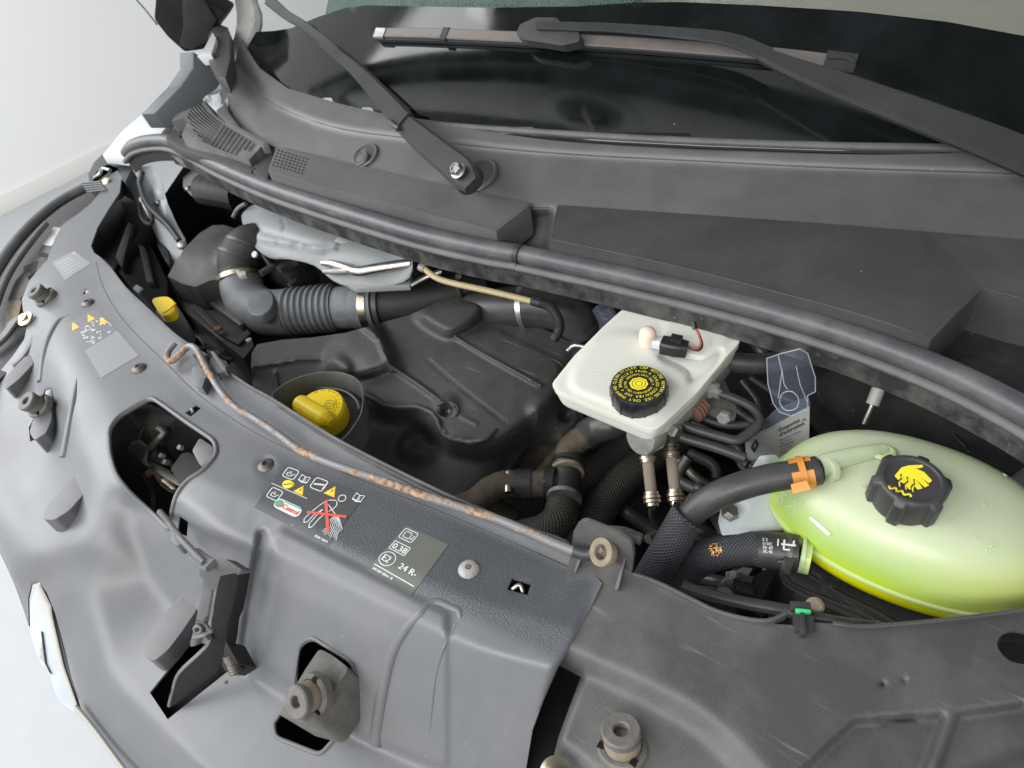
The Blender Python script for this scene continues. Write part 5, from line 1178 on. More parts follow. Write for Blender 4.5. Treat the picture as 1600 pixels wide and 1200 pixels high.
# milky mounting bracket at the tank's left
bk = relief('mounting_bracket', ngon_round([(1187, 712), (1212, 710), (1240, 745), (1260, 800), (1240, 826), (1128, 834), (1122, 812), (1127, 792), (1150, 770)], 4), [[(1187, 712, -.012), (1212, 740, -.025), (1260, 810, -.045)], [(1124, 800, -.02), (1128, 834, -.026), (1240, 832, -.046)]], 'bracket_milky', ct, soft=2, step=5, thick=.003, smooth=40,
            feats=[('poly', [(1126, 800), (1150, 780), (1168, 790), (1140, 832), (1124, 834)], -.003, 3)])
p, n_ = hit(1139, 801, bk); lathe('bolt', [(.0098, 0), (.0098, .002), (.007, .0025), (.007, .0075), (.006, .0085), (0, .0085)], p, 'steel', ct, n_, 6, smooth=20)

# tank hoses
th_ = thing('coolant_hose', W(1180, 760, -.1), 'smooth dark grey hose with an orange spring clamp joining the tank spout, braided below', 'hose')
hp_ = [W(1022, 900, -.09), W(1045, 860, -.055), W(1072, 812, -.025), W(1110, 780, .0), (W(1150, 762, .013)), W(1200, 748, .022), W(1262, 738, .029), W(1278, 735, .030)]
tube('hose_run', hp_, [.0135]*8, 'hose_rubber', th_, seg=28)
tube('hose_end', [W(1277, 735.5, .030), W(1280, 735, .030)], .0118, 'pit_black', th_, n=1, seg=24)
tube('braided_sleeve', [W(1000, 930, -.10), W(1022, 895, -.08), W(1045, 858, -.05), W(1068, 818, -.027), W(1078, 806, -.02)], [.017, .0175, .018, .0175, .020], 'braid', th_, seg=28, n=10)
random.seed(3)
for k in range(46):
    a = random.random()*6.28; c = W(1078, 806, -.02); d = (hp_[3]-hp_[2]).normalized(); u = d.cross(Vector((0, 0, 1))).normalized(); v = d.cross(u); q = u*math.cos(a)+v*math.sin(a)
    if k == 0: fv, ff_ = [], []
    s0 = c+q*.0185-d*.003; s1 = s0+d*random.uniform(.004, .010)+q*random.uniform(0, .004)+u*random.uniform(-.003, .003); w_ = d.cross(q)*.0004; i = len(fv)
    fv += [s0+w_, s1+w_*.3, s1-w_*.3, s0-w_]; ff_.append((i, i+1, i+2, i+3))
mk('sleeve_fray', fv, ff_, 'bay_black', th_, 0, kind='stuff')
# orange spring clamp
o1 = W(1238, 742, .026); o2 = W(1266, 737.5, .029); od = (o2-o1).normalized(); oc_ = (o1+o2)/2; clu = od.cross(Vector((0, 0, 1))).normalized(); clv = clu.cross(od)
def band(name, half, r0, r1, a_from, a_to, off, mat, parent):
    vs = []; fs = []; n_ = 28
    for k in range(n_+1):
        a = math.radians(a_from+(a_to-a_from)*k/n_); d = clu*math.cos(a)+clv*math.sin(a)
        vs += [oc_+od*(off-half)+d*r0, oc_+od*(off+half)+d*r0, oc_+od*(off+half)+d*r1, oc_+od*(off-half)+d*r1]
    for k in range(n_):
        for j in range(4): fs.append((4*k+j, 4*k+(j+1) % 4, 4*k+4+(j+1) % 4, 4*k+4+j))
    fs += [(0, 1, 2, 3), (4*n_+3, 4*n_+2, 4*n_+1, 4*n_)]
    return mk(name, vs, fs, mat, parent, 40)
cl = band('spring_clamp', .0095, .0137, .0149, 100, 420, 0, 'orange_clamp', th_)
band('clamp_slot', .0024, .0148, .0152, 120, 215, 0, 'dark_steel', cl)
band('clamp_tongue', .0028, .0150, .0166, 20, 130, .0002, 'orange_clamp', cl)
sweep('clamp_ear', [W(1248, 754, .043), W(1253, 768, .037)], [.014, .016], .0014, 'orange_clamp', cl, (0, -.6, .8), .0004)
sweep('clamp_ear', [W(1244, 722, .038), W(1262, 720, .038)], .005, .002, 'orange_clamp', cl, (0, -.6, .8), .0004)
p2 = Print([(1243, 729), (1252, 727), (1253, 737), (1244, 739)], 1, [th_.children[0]], .0006)

lh = thing('coolant_hose', W(1140, 880, -.12), 'braided lower hose with an orange dot and printed rubber cuff joining the tank outlet', 'hose')
lp = [W(1040, 935, -.115), W(1062, 900, -.09), W(1090, 876, -.07), W(1130, 861, -.052), W(1170, 857, -.044), W(1190, 859, -.041)]
lb = tube('braided_sleeve', lp, [.0165, .017, .0172, .017, .0165, .0165], 'braid', lh, seg=30, n=10)
lc = tube('rubber_cuff', [W(1186, 858, -.042), W(1215, 861, -.040), W(1246, 865, -.039)], [.0175, .0178, .0178], 'hose_rubber', lh, seg=30, n=2)
pr = Print([(1106, 848), (1130, 848), (1130, 870), (1106, 870)], 1.1, [lb], .0008)
random.seed(5)
for k in range(60):
    a = random.random()*6.28; r1 = .42*math.sqrt(random.random()); x, y = .5+r1*math.cos(a), .5+r1*math.sin(a); pr.poly('orange_print', [(x-.035, y-.03), (x+.035, y-.03), (x+.035, y+.03), (x-.035, y+.03)])
pr.done(lb, {'orange_print': 'orange_dot'})
pr = Print([(1190, 838), (1248, 844), (1240, 886), (1192, 880)], 1.35, [lc], .0005)
for r in range(4): pr.text('white_print', ['E 2', 'U DC', 'E0 -07', '3C 40'][r], .02, .17+r*.14, .15, 1., bold=True)
pr.line('white_print', [(.62, .05), (.62, .4)], .07); pr.line('white_print', [(.54, .22), (.95, .22)], .07); pr.line('white_print', [(.88, .05), (.88, .22)], .07); pr.line('white_print', [(.45, .05), (.45, .3)], .05); pr.line('white_print', [(.62, .4), (.8, .4)], .06)
pr.done(lc, {'white_print': 'cuff_print'})
tube('hose_clamp', [W(1226, 863, -.040), W(1234, 864, -.040)], .0188, 'dark_steel', lh, n=1, seg=26)
box('clamp_lug', W(1230, 884, -.032), (.009, .008, .014), 'dark_steel', lh, .0015)
tube('clamp_wire', [W(1216, 878, -.030), W(1232, 876, -.026), W(1248, 874, -.028)], .0012, 'blue_print' if 'blue_print' in MATS else 'cowl_dark', lh, n=2)

# tag holder and tag
hd = thing('clear_tag_holder', W(1235, 610, -.02), 'clear plastic holder with a round hole, clipped round the black hose', 'tag holder')
def curved(name, pts, y0, bow, mat, parent, xr, th=.0015, step=6):
    return relief(name, pts, 0, mat, parent, step=step, thick=0, smooth=60, fn=lambda x, y, z: WYp(x, y, y0-bow*math.sin(math.pi*min(max((x-xr[0])/(xr[1]-xr[0]), 0), 1))))
hl = [(1198, 560), (1222, 552), (1250, 545), (1262, 552), (1274, 590), (1274, 612), (1262, 618), (1262, 640), (1236, 650), (1218, 644), (1208, 630), (1200, 600)]
hole_ = smooth_closed([(1218, 628), (1224, 614), (1238, 612), (1248, 624), (1244, 638), (1228, 641)], 3)
curved('holder_sheet', hl, .545, .014, 'clear_plastic', hd, (1198, 1276))
for (pl, r2) in ((hl+[hl[0]], .0009), (hole_+[hole_[0]], .0010), ([(1222, 578), (1225, 600), (1230, 608)], .0008), ([(1244, 572), (1250, 600), (1262, 630)], .0008), ([(1216, 556), (1222, 580), (1216, 622)], .0009)):
    tube('holder_edge', [WYp(x, y, .545-.014*math.sin(math.pi*min(max((x-1198)/78, 0), 1))-+.0) for x, y in pl], r2*.6, 'holder_rim', hd, n=1, seg=6, caps=False)
prism('holder_blade', [WYp(x, y, .548) for x, y in [(1160, 688), (1212, 640), (1262, 620), (1266, 632), (1166, 694)]], (0, .0015, 0), 'clear_plastic', hd, 0)
tgp = [(1164, 689), (1265, 634), (1264, 700), (1168, 735)]
tg = prism('paper_tag', [WYp(x, y, .552) for x, y in tgp], (0, .0008, 0), 'tag_paper', None, 0)
tag(tg, 'small grey paper service tag with printed French heading left of the green tank', 'tag')
pr = Print([(1164, 689), (1265, 634), (1268, 694), (1168, 735)], 1.7, [tg], .0008)
dm = [(.09, .30), (.16, .12), (.20, .32), (.13, .50)]
pr.line('dark_print', dm, .03, closed=True); pr.line('dark_print', [(.11, .31), (.155, .20), (.18, .31), (.135, .42)], .025, closed=True); pr.line('dark_print', [(.12, .46), (.17, .30)], .02)
pr.text('dark_print', 'Étiquette', .52, .26, .15, 1.0, bold=True); pr.text('dark_print', "d'entretien", .52, .40, .15, 1.0, bold=True)
for j in range(5): pr.text('dark_print', ['Prochaine revision', 'Date limite', 'Kilometrage', 'Courroie', 'Freins'][j], .52, .54+.09*j, .075)
pr.text('dark_print', 'RENAULT', .06, .80, .10); pr.text('dark_print', '05 5 47 R.A.C.', .06, .92, .09)
pr.line('dark_print', [(.88, .30), (.91, .24), (.94, .32)], .02); pr.line('grey_print', [(.5, .08), (.5, .95)], .01)
pr.done(tg, {'dark_print': 'printed_text', 'grey_print': 'printed_line'})

# battery lid under the tank, cable and clips
bt = relief('battery', ngon_round([(1216, 888), (1232, 872), (1300, 868), (1500, 900), (1700, 900), (1700, 1010), (1390, 1000), (1330, 965), (1250, 930), (1224, 914)], 8), [[(1216, 888, -.085), (1700, 900, -.085)], [(1224, 914, -.095), (1390, 1000, -.095), (1700, 1010, -.095)]], 'engine_plastic', None, soft=2, step=5, skirt=.10,
            feats=[('poly', [(1268, 888), (1300, 880), (1500, 895), (1700, 900), (1700, 1010), (1400, 1000), (1290, 920)], .006, 3)])
ridge('lid_rib', [(1226, 900), (1240, 914), (1290, 936), (1340, 956), (1382, 976)], .003, .001, bt, bt, 'engine_plastic')
ridge('lid_rib', [(1262, 884), (1268, 900), (1310, 926), (1360, 950), (1402, 974)], .0025, .0008, bt, bt, 'engine_plastic')
tag(bt, 'dirty black ribbed battery lid under the front edge of the green tank', 'battery cover')
pr = Print([(1296, 880), (1390, 912), (1380, 940), (1290, 908)], 3.2, [bt], .0008)
for k, sgs in enumerate([[(0, 0), (.13, 0), (.02, 1), (.16, 1)], [(.22, 1), (.30, 0), (.38, 1)], [(.44, 0), (.44, 1), (.56, 1)], [(.62, 1), (.62, .1), (.74, .1), (.74, .5), (.62, .5)], [(.82, .1), (.82, 1), (.96, 1)]]): pr.line('engine_plastic', sgs, .10, .0006)
pr.done(bt, {'engine_plastic': 'raised_lettering'})
cbl = tube('bonnet_release_cable', [W(1066, 916, -.02), W(1100, 928, -.02), W(1160, 942, -.018), W(1230, 955, -.012), W(1290, 968, -.008), W(1340, 973, -.006), W(1382, 978, -.012)], [.0058]*4+[.0045, .003, .003], 'hose_rubber', None, seg=14)
tag(cbl, 'black bonnet release cable running along the carrier edge below the tank', 'cable')
ccl = thing('cable_clip', W(1257, 965, -.02), 'black cable clip with a bright green insert on the carrier edge', 'clip')
prism('clip_head', WS([(1234, 938), (1266, 940), (1268, 952), (1236, 952)], .004), (0, 0, -.006), 'cap_grey', ccl, .001)
prism('clip_insert', WS([(1243, 950), (1266, 952), (1268, 956), (1258, 957), (1246, 956)], .006), (0, 0, -.006), 'green_clip', ccl, .0006)
prism('clip_foot', WS([(1238, 958), (1272, 962), (1273, 985), (1242, 986)], .004), (0, 0, -.012), 'cap_grey', ccl, .001)
prism('clip_rib', WS([(1250, 956), (1257, 957), (1260, 990), (1251, 990)], .0075), (0, 0, -.010), 'cap_grey', ccl, .001)
lathe('cable_nut', [(.0075, 0), (.0075, .004), (.005, .006), (0, .006)], W(1272, 947, -.012), 'buffer_ring', ccl, (.2, -.4, .8), 16)

# ================================================================== LOWER HOSES AND FITTINGS
tf = thing('coolant_tee', W(880, 770, -.26), 'black plastic tee fitting joining three dusty coolant hoses between engine cover and rod', 'pipe fitting')
tube('tee_body', [W(886, 724, -.16), W(884, 745, -.165), W(880, 790, -.17)], [.021, .021, .021], 'hose_rubber', tf, seg=24)
tube('tee_branch', [W(826, 756, -.165), W(880, 758, -.165)], .018, 'hose_rubber', tf, seg=24)
for (a, b, r2, m) in (((888, 724), (887, 730), .0235, 'bay_black'), ((886, 735), (886, 740), .023, 'buffer_ring'), ((882, 776), (881, 782), .023, 'cast')): tube('tee_ring', [W(*a, -.16), W(*b, -.16)], r2, m, tf, n=1, seg=24)
tube('quick_connector', [W(806, 757, -.165), W(832, 757, -.165)], .0215, 'hose_rubber', tf, n=1, seg=24)
tube('quick_connector_lock', [W(854, 756, -.165), W(868, 757, -.165)], .025, 'bay_black', tf, n=1, seg=24)
tube('connector_collar', [W(832, 757, -.165), W(852, 757, -.165)], .0195, 'hose_dusty', tf, n=1, seg=24)
def hz(pts, r, mat, label, **k):
    o = tube('coolant_hose', pts, r, mat, None, seg=22, **k); return tag(o, label, 'hose')
hz([W(884, 730, -.162), W(888, 705, -.155), W(902, 690, -.15), W(918, 680, -.145)], .0175, 'hose_dusty', 'short dusty brown hose bend above the black tee fitting')
hz([W(912, 684, -.146), W(930, 672, -.14), W(955, 664, -.13), W(980, 655, -.13)], .021, 'hose_rubber', 'fat black hose from the dusty bend to behind the white tank')
hz([W(810, 757, -.165), W(790, 756, -.165), W(765, 766, -.17), W(740, 785, -.18), W(700, 800, -.2)], .0185, 'hose_dusty', 'dusty brown hose left of the tee, dipping behind the rusty rod')
hz([W(881, 786, -.17), W(872, 812, -.175), W(850, 830, -.18), W(820, 838, -.185), W(780, 850, -.19)], .022, 'braid_dusty', 'braided hose curving down left beneath the tee fitting')
hz([W(1060, 690, -.25), W(1010, 720, -.22), W(965, 760, -.21), W(935, 800, -.21), W(920, 840, -.22)], .024, 'braid_dusty', 'braided hose arching down behind the two brake hoses')
hz([W(1010, 680, -.26), W(960, 720, -.26), W(915, 755, -.26), (W(880, 790, -.27))], .03, 'braid_dusty', 'thickest dusty braided hose sloping behind the tee')
for (x, y) in ((795, 742), (794, 764)):
    tube('tee_ring', [W(x, y-4, -.15), W(x, y+6, -.152)], .005, 'gold_steel', tf, n=1)
prism('dirt_ledge', WS([(830, 740), (862, 700), (888, 690), (880, 720), (878, 745), (840, 752)], -.2), (0, 0, -.02), 'dust_fluff', tf, .006, 3)
eb_ = thing('engine_block', W(800, 720, -.5), 'grimy engine parts deep below the hoses', 'engine')
for (x, y, z, r2, m) in ((850, 710, -.24, .05, 'hose_dusty'), (930, 860, -.28, .05, 'bay_black'), (1010, 800, -.33, .06, 'bay_black'), (1090, 860, -.25, .04, 'bay_black')):
    lathe('engine_lump', [(r2*.5, -.04), (r2*.9, -.03), (r2, 0), (r2*.8, .02), (r2*.3, .028), (0, .028)], W(x, y, z), m, eb_, (.2, -.5, 1), 24)
box('engine_casing', W(960, 800, -.42), (.5, .3, .1), 'bay_black', eb_, .02)
for (a, b, r2, m) in (((904, 820), (930, 838), .007, 'gold_steel'), ((1090, 905), (1120, 922), .009, 'bay_black'), ((1150, 895), (1170, 930), .012, 'bay_black')):
    tube('engine_pipe', [W(*a, -.2), W(*b, -.2)], r2, m, eb_, n=1)
lbl = prism('battery_label', WS([(1128, 906), (1160, 886), (1176, 888), (1150, 932), (1120, 926)], -.13), (0, 0, -.002), 'sticker_pale', None, 0)
tag(lbl, 'scuffed clear sticker with barcode deep below the braided lower hose', 'sticker')
pr = Print([(1124, 892), (1166, 886), (1156, 930), (1116, 926)], 1, [lbl], .0006)
for k in range(9): pr.line('white_print', [(.3+k*.06, .1), (.3+k*.06, .45)], .02+.02*(k % 3 == 0))
pr.text('dark_print', '60 AE', .3, .7, .2); pr.done(lbl, {'white_print': 'barcode', 'dark_print': 'printed_text'})
fbx = thing('fuse_cover', W(1160, 930, -.12), 'dark hinged plastic cover below the sticker beside the cable', 'cover')
prism('cover_plate', WS([(1146, 902), (1176, 912), (1180, 930), (1150, 920)], -.075), (0, 0, -.01), 'bay_black', fbx, .002)
prism('cover_arm', WS([(1176, 900), (1200, 885), (1216, 892), (1188, 940), (1174, 930)], -.09), (0, 0, -.03), 'bay_black', fbx, .003)
# right rear: brake servo, sensor rod, dome
sv = lathe('brake_servo', [(.11, -.08), (.13, -.06), (.132, .0), (.11, .03), (.06, .045), (0, .048)], (.0, .70, -.12), 'bay_black', None, (-.1, -1, .1), 56)
tag(sv, 'big black brake servo drum in shadow behind the hose', 'brake servo')
sr_ = thing('sensor_rod', W(1365, 640, -.08), 'slim rod with a pale collar standing in the dark behind the green tank', 'sensor')
tube('rod_collar', [W(1363, 632, -.03), W(1373, 606, -.015)], .0068, 'tag_paper', sr_, n=1, seg=16)
tube('rod_nut', [W(1373, 608, -.015), W(1378, 594, -.008)], .0095, 'dark_steel', sr_, n=1, seg=6)
tube('rod_pin', [W(1350, 662, -.05), W(1363, 632, -.03)], .003, 'steel', sr_, n=1)
dm_ = thing('round_housing', W(1500, 680, -.12), 'dark grey dome and round housing behind the green tank at right', 'housing')
lathe('dome', [(.034, -.03), (.034, 0), (.028, .015), (.015, .022), (0, .024)], W(1460, 640, -.09), 'cowl_dark', dm_, (-.2, -.4, 1), 36)
lathe('housing_shell', [(.10, -.03), (.10, 0), (.095, .006), (.07, .010), (.068, .006), (.04, .008), (0, .008)], W(1580, 700, -.11), 'cowl_dark', dm_, (-.3, -.6, .8), 56)
tube('housing_rib', [W(1478, 632, -.06), W(1484, 670, -.07), W(1510, 700, -.07)], .002, 'bay_black', dm_)
box('tank_support', (.05, .55, -.13), (.34, .12, .06), 'bay_black', dm_, .006)
# ================================================================== BONNET STAY
st = thing('bonnet_stay', W(600, 740, 0), 'rusty bent steel stay rod along the rear edge of the cover, hooked at left', 'stay rod')
rp = [(273, 536, .018), (264, 548, .014), (261, 559, .012), (268, 564, .012), (282, 553, .016), (295, 541, .020), (306, 545, .021), (316, 562, .020), (330, 588, .018), (347, 614, .016), (368, 636, .015), (400, 655, .014), (440, 682, .013), (470, 704, .012), (520, 725, .012), (600, 752, .012), (680, 780, .012), (780, 812, .012), (860, 846, .013), (900, 862, .014), (922, 866, .016), (936, 862, .020), (944, 856, .024)]
tube('stay_rod', [W(*p) for p in rp], .0043, 'rod_metal', st, seg=18, n=7)
tube('rod_sleeve', [W(x, y, z) for x, y, z in [(898, 861, .0142), (910, 865, .015), (923, 866, .0165), (937, 861, .021)]], .0057, 'rubber', st, seg=16)

# ================================================================== BUFFERS AND SCREWS
def buffer(loc, ax, s, label, tan=True):
    t = thing('bonnet_buffer', loc, label, 'rubber buffer', 'rubber bonnet buffers on the front panels'); loc = Vector(loc)
    lathe('base_ring', [(.019*s, -.008*s), (.019*s, 0), (.0175*s, .002*s), (.0145*s, .002*s), (.014*s, -.004*s), (0, -.004*s)], loc, 'buffer_rubber', t, ax, 40)
    a, u, v = axes(ax)
    for k in (.6, 2.6, 4.7): box('ring_slot', loc+a*.0012*s+(u*math.cos(k)+v*math.sin(k))*.0158*s, (.005*s, .005*s, .0035*s), 'pit_black', t, 0)
    lathe('rubber_body', [(.0138*s, -.004*s), (.0138*s, .0105*s), (.0125*s, .0115*s), (.0125*s, .0120*s)], loc, 'buffer_ring' if tan else 'buffer_rubber', t, ax, 40)
    lathe('rubber_top', [(.0125*s, .0118*s), (.0145*s, .0125*s), (.0147*s, .018*s), (.0135*s, .0195*s), (.0065*s, .0195*s), (.0055*s, .0185*s), (.0052*s, .011*s), (0, .011*s)], loc, 'buffer_rubber', t, ax, 40)
    return t
blk = thing('buffer_mount', W(500, 1090, -.1), 'worn grey moulded block rising through the square opening of the cover', 'mounting block')
bt_ = WS(ngon_round([(434, 1117), (454, 1084), (478, 1044), (499, 1013), (520, 1024), (545, 1044), (522, 1080), (492, 1124), (482, 1130)], 7, 3), -.050)
prism('mount_block', bt_, (.012, .008, -.05), 'buffer_rubber', blk, .005, 3)
buffer(W(487, 1086, -.046), (0, -1, .95), 1.0, 'rubber bonnet buffer on the worn block in the square opening of the cover')
buffer(hit(973, 1166, carrier)[0]+Vector((0, 0, .001)), (-.16, .22, 1), 1.05, 'rubber bonnet buffer standing on the dark carrier at the bottom edge')
buffer(W(69, 464, -.004), (-.1, -.35, 1), .98, 'small rubber bonnet buffer at the far left beside the headlamp', False)
bb = prism('triangular_block', WS(ngon_round([(46, 676), (50, 660), (62, 640), (80, 606), (82, 622), (80, 656), (72, 676), (54, 688)], 4), -.026), (0, 0, -.03), 'cover_plastic', None, .003)
tag(bb, 'grey triangular block rising through the slot at the left edge of the cover', 'mounting block')
buffer(W(60, 634, -.020), (-.05, -.45, 1), .95, 'rubber bonnet buffer on the triangular foot at the left edge of the cover', False)
def screw(px, py, o, r, label, mat='rusty_bolt', fill='rust'):
    p, n = hit(px, py, o); a, u, v = axes(n); t = thing('torx_screw', p, label, 'screw', 'domed torx screws in the grey cover')
    lathe('screw_head', [(r, -.001), (r, .0008), (r*.93, .0022), (r*.75, .0036), (r*.45, .0046), (r*.30, .0048), (r*.27, .0030), (0, .0028)], p, mat, t, n, 40)
    pts = []
    for k in range(24): q = 2*math.pi*k/24; pts.append(p+n*.0049+(u*math.cos(q)+v*math.sin(q))*r*(.24+.07*math.cos(6*q)))
    mk('torx_socket', pts, [tuple(range(24))], fill, t, 0); return t
screw(416, 728, cover, .0105, 'domed torx screw in a shallow dish above the warning sticker', 'dark_steel', 'pit_black')
screw(733, 890, cover, .0105, 'corroded silver torx screw with rusty socket right of the stickers')
screw(217, 576, cover, .0105, 'dull torx screw between the blank sticker and the rod hook', 'dark_steel', 'pit_black')
screw(137, 474, cover, .0105, 'farthest dull torx screw near the triangle sticker', 'dark_steel', 'pit_black')
lathe_b = thing('brass_bolt', W(860, 1200, -.03), 'brassy bolt head at the very bottom edge between cover and carrier', 'bolt')
lathe('bolt_head', [(.012, -.004), (.012, 0), (.008, .002), (0, .0022)], W(868, 1206, -.03), 'gold_steel', lathe_b, seg=30)

# ================================================================== SAFETY CATCH LEVER
lv = thing('safety_catch', W(330, 960, -.1), 'black bonnet safety catch lever with pierced grey side standing in the slot of the cover', 'catch lever')
lz = lambda x, y: W(x, y, .030-(y-872)/232*.150)
LV = lambda pts: [lz(*p) for p in pts]
back = Vector((.010, .014, -.012))
prism('lever_blade', LV([(343, 899), (369, 893), (373, 899), (362, 958), (356, 972), (353, 1000), (346, 1036), (338, 1052), (268, 1105), (262, 1104), (266, 1080), (276, 1056), (310, 1022), (324, 1003), (329, 985), (330, 960)]), (.004, .010, -.004), 'matte_black', lv, .001)
prism('lever_head', LV(ngon_round([(312, 884), (326, 872), (352, 873), (378, 890), (372, 899), (345, 900)], 3)), (.002, .006, -.010), 'ledge_plastic', lv, .0015)
prism('lever_side', LV([(311, 884), (346, 899), (343, 919), (337, 924), (331, 920), (324, 961), (318, 968), (304, 1010), (297, 1011), (297, 1004), (305, 972), (315, 925), (317, 905), (311, 900)]), (.002, .006, -.002), 'ledge_plastic', lv, .0008)
prism('lever_side', LV([(334, 922), (341, 922), (331, 970), (326, 968)]), (.001, .005, -.002), 'ledge_plastic', lv, .0006)
sweep('lever_edge', [lz(330, 984)+Vector((0, -.001, .002)), lz(325, 1003), lz(312, 1019), lz(278, 1052), lz(268, 1080), lz(262, 1104)], .0042, .004, 'ledge_plastic', lv, (0, -.6, .8), .0008)
sweep('pierced_web', [lz(309, 972)+Vector((0, -.001, .002)), lz(318, 976), lz(326, 985)], .0035, .003, 'ledge_plastic', lv, (0, -.6, .8), .0006)
sweep('pierced_web', [lz(303, 996)+Vector((0, -.001, .002)), lz(316, 992), lz(326, 988)], .005, .003, 'ledge_plastic', lv, (0, -.6, .8), .0006)
tube('pierced_ring', [lz(314+5.5*math.cos(k*.785), 983+5.5*math.sin(k*.785))+Vector((0, -.002, .003)) for k in range(9)], .0018, 'ledge_plastic', lv, n=2, seg=8)
tube('lever_pin', [lz(326, 990), lz(331, 996)], .004, 'bay_black', lv, n=1)
tube('return_spring', [lz(344, 1022)+Vector((.003, .006, -.006)), lz(350, 1035)+Vector((.003, .006, -.006)), lz(357, 1050)+Vector((.003, .006, -.006))], .0075, 'dark_steel', lv, n=26, rib=lambda s_, r: r*(1+.10*math.sin(s_*2400)))
prism('pivot_wedge', LV([(352, 1000), (372, 1036), (352, 1050), (346, 1040)]), (.0, .01, -.03), 'bay_black', lv, .001)
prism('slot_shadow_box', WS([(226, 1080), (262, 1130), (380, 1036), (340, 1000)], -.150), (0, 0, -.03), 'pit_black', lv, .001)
rc = thing('catch_rod', W(290, 850, -.03), 'thin grey rod running from the oval opening down to the safety catch head', 'rod')
tube('rod_run', [W(250, 800, -.030), W(262, 814, -.012), W(276, 834, .000), W(296, 856, .012), W(320, 880, .026)], .0036, 'ledge_plastic', rc)
prism('rod_clip', WS(ngon_round([(266, 830), (272, 824), (284, 836), (283, 850), (276, 853), (268, 846)], 3), .006), (0, 0, -.016), 'ledge_plastic', rc, .0015)
sweep('rod_sheath', [W(300, 862, .010), W(318, 876, .024), W(328, 880, .030)], .014, .006, 'ledge_plastic', rc, bev=.002)

# lock seen inside the oval opening
lk = thing('bonnet_lock', W(240, 720, -.12), 'grimy steel bonnet lock with rusty hook deep in the oval opening', 'lock')
prism('lock_plate', WS([(198, 699), (206, 690), (216, 688), (228, 700), (224, 722), (232, 730), (224, 726), (212, 716), (203, 708)], -.055), (.0, .004, -.003), 'steel', lk, .001)
prism('lock_plate', WS([(210, 690), (218, 684), (236, 698), (246, 712), (260, 716), (264, 728), (242, 722), (228, 716)], -.065), (.0, .004, -.006), 'dark_steel', lk, .001)
tube('lock_lever', [W(236, 700, -.06), W(248, 686, -.05), W(256, 676, -.045), (W(247, 668, -.04))], .005, 'dark_steel', lk)
tube('rusty_hook', [W(232, 741, -.07), W(238, 736, -.066), W(246, 738, -.066), W(254, 750, -.07), W(266, 748, -.075)], .0055, 'rust', lk)
tube('rusty_hook', [W(256, 752, -.065), W(270, 762, -.07), W(284, 768, -.08)], .0065, 'gold_steel', lk)
for (x, y) in ((252, 712), (258, 722), (281, 699)): lathe('lock_pin', [(.0035, -.004), (.0035, .002), (.002, .003), (0, .003)], W(x, y, -.06), 'rusty_bolt', lk, (0, -.5, 1), 16)
prism('lock_plate', WS([(222, 716), (240, 722), (272, 742), (300, 762), (296, 768), (262, 750), (236, 734)], -.060), (0, 0, -.004), 'dark_steel', lk, .001)
tube('lock_bar', [W(240, 722, -.07), W(268, 740, -.075)], .003, 'dark_steel', lk, n=1)
prism('lock_housing', WS(ngon_round([(266, 732), (284, 708), (296, 706), (322, 730), (318, 750), (290, 770)], 4), -.05), (0, 0, -.05), 'bay_black', lk, .003)
tube('lock_cable', [W(214, 700, -.07), W(222, 672, -.06), W(240, 662, -.055), W(262, 676, -.06)], .003, 'dark_steel', lk)
prism('lock_shade_sheet', WS(grow(HOLE, 70), -.24), (0, 0, -.01), 'pit_black', lk, 0)  # black sheet added below the opening, the hole's shade put into its colour
tube('foam_roll', [W(214, 642, -.08), W(236, 656, -.07), W(262, 674, -.07)], [.014, .02, .022], 'buffer_rubber', lk, seg=20)
tube('foam_roll', [W(250, 640, -.10), W(300, 690, -.09)], .03, 'cowl_dark', lk, seg=20)
tube('lock_cable', [W(224, 740, -.11), W(238, 765, -.12), W(240, 800, -.13)], .003, 'dark_steel', lk)

# ================================================================== HEADLAMP AT FAR LEFT
hl_ = thing('headlamp', W(60, 420, -.2), 'far left headlamp seen from above with its curved lens edge and black frame', 'headlamp')
prism('lamp_housing', WS([(-40, 560), (-30, 450), (20, 385), (70, 335), (120, 300), (145, 288), (172, 284), (178, 300), (150, 350), (110, 400), (80, 440), (50, 500), (50, 560)], -.05), (0, 0, -.06), 'wiper_black', hl_, .003)
tube('lens_edge', [W(x, y, -.015) for x, y in [(-30, 470), (-4, 420), (22, 382), (56, 345), (92, 316), (126, 297), (150, 288)]], .010, 'rubber_grey', hl_, seg=12)
tube('lens_inner_edge', [W(x, y, -.02) for x, y in [(-14, 500), (8, 440), (32, 400), (58, 366), (72, 350)]], .006, 'buffer_rubber', hl_, seg=10)
for pl, m in (([(10, 470), (22, 440), (60, 400), (75, 402), (60, 425), (30, 470)], 'buffer_rubber'), ([(34, 416), (62, 406), (56, 432), (46, 446)], 'ledge_plastic'), ([(84, 356), (60, 392), (88, 398), (112, 356), (135, 326), (110, 340)], 'ledge_plastic'), ([(8, 490), (20, 460), (34, 470), (28, 500), (8, 512)], 'buffer_ring')):
    prism('lamp_rib', WS(pl, -.036), (0, 0, -.02), m, hl_, .002)
sk = prism('lamp_sticker', WS([(66, 382), (84, 354), (100, 357), (92, 369), (80, 384)], -.0345), (0, 0, -.001), 'sticker_white', None, 0); tag(sk, 'small white label inside the far left headlamp', 'sticker')
flat_lines('printed_line', 'grey_print', [((-.008, .006), (.008, -.002)), ((-.010, .001), (.006, -.007))], W(83, 368, -.034), Vector((1, 0, 0)), Vector((0, 1, 0)), .0012, sk)
prism('lamp_bracket', WS(ngon_round([(142, 288), (150, 268), (168, 256), (186, 262), (190, 276), (180, 290), (160, 298), (140, 300)], 4), .0), (0, 0, -.03), 'cowl_dark', hl_, .003)
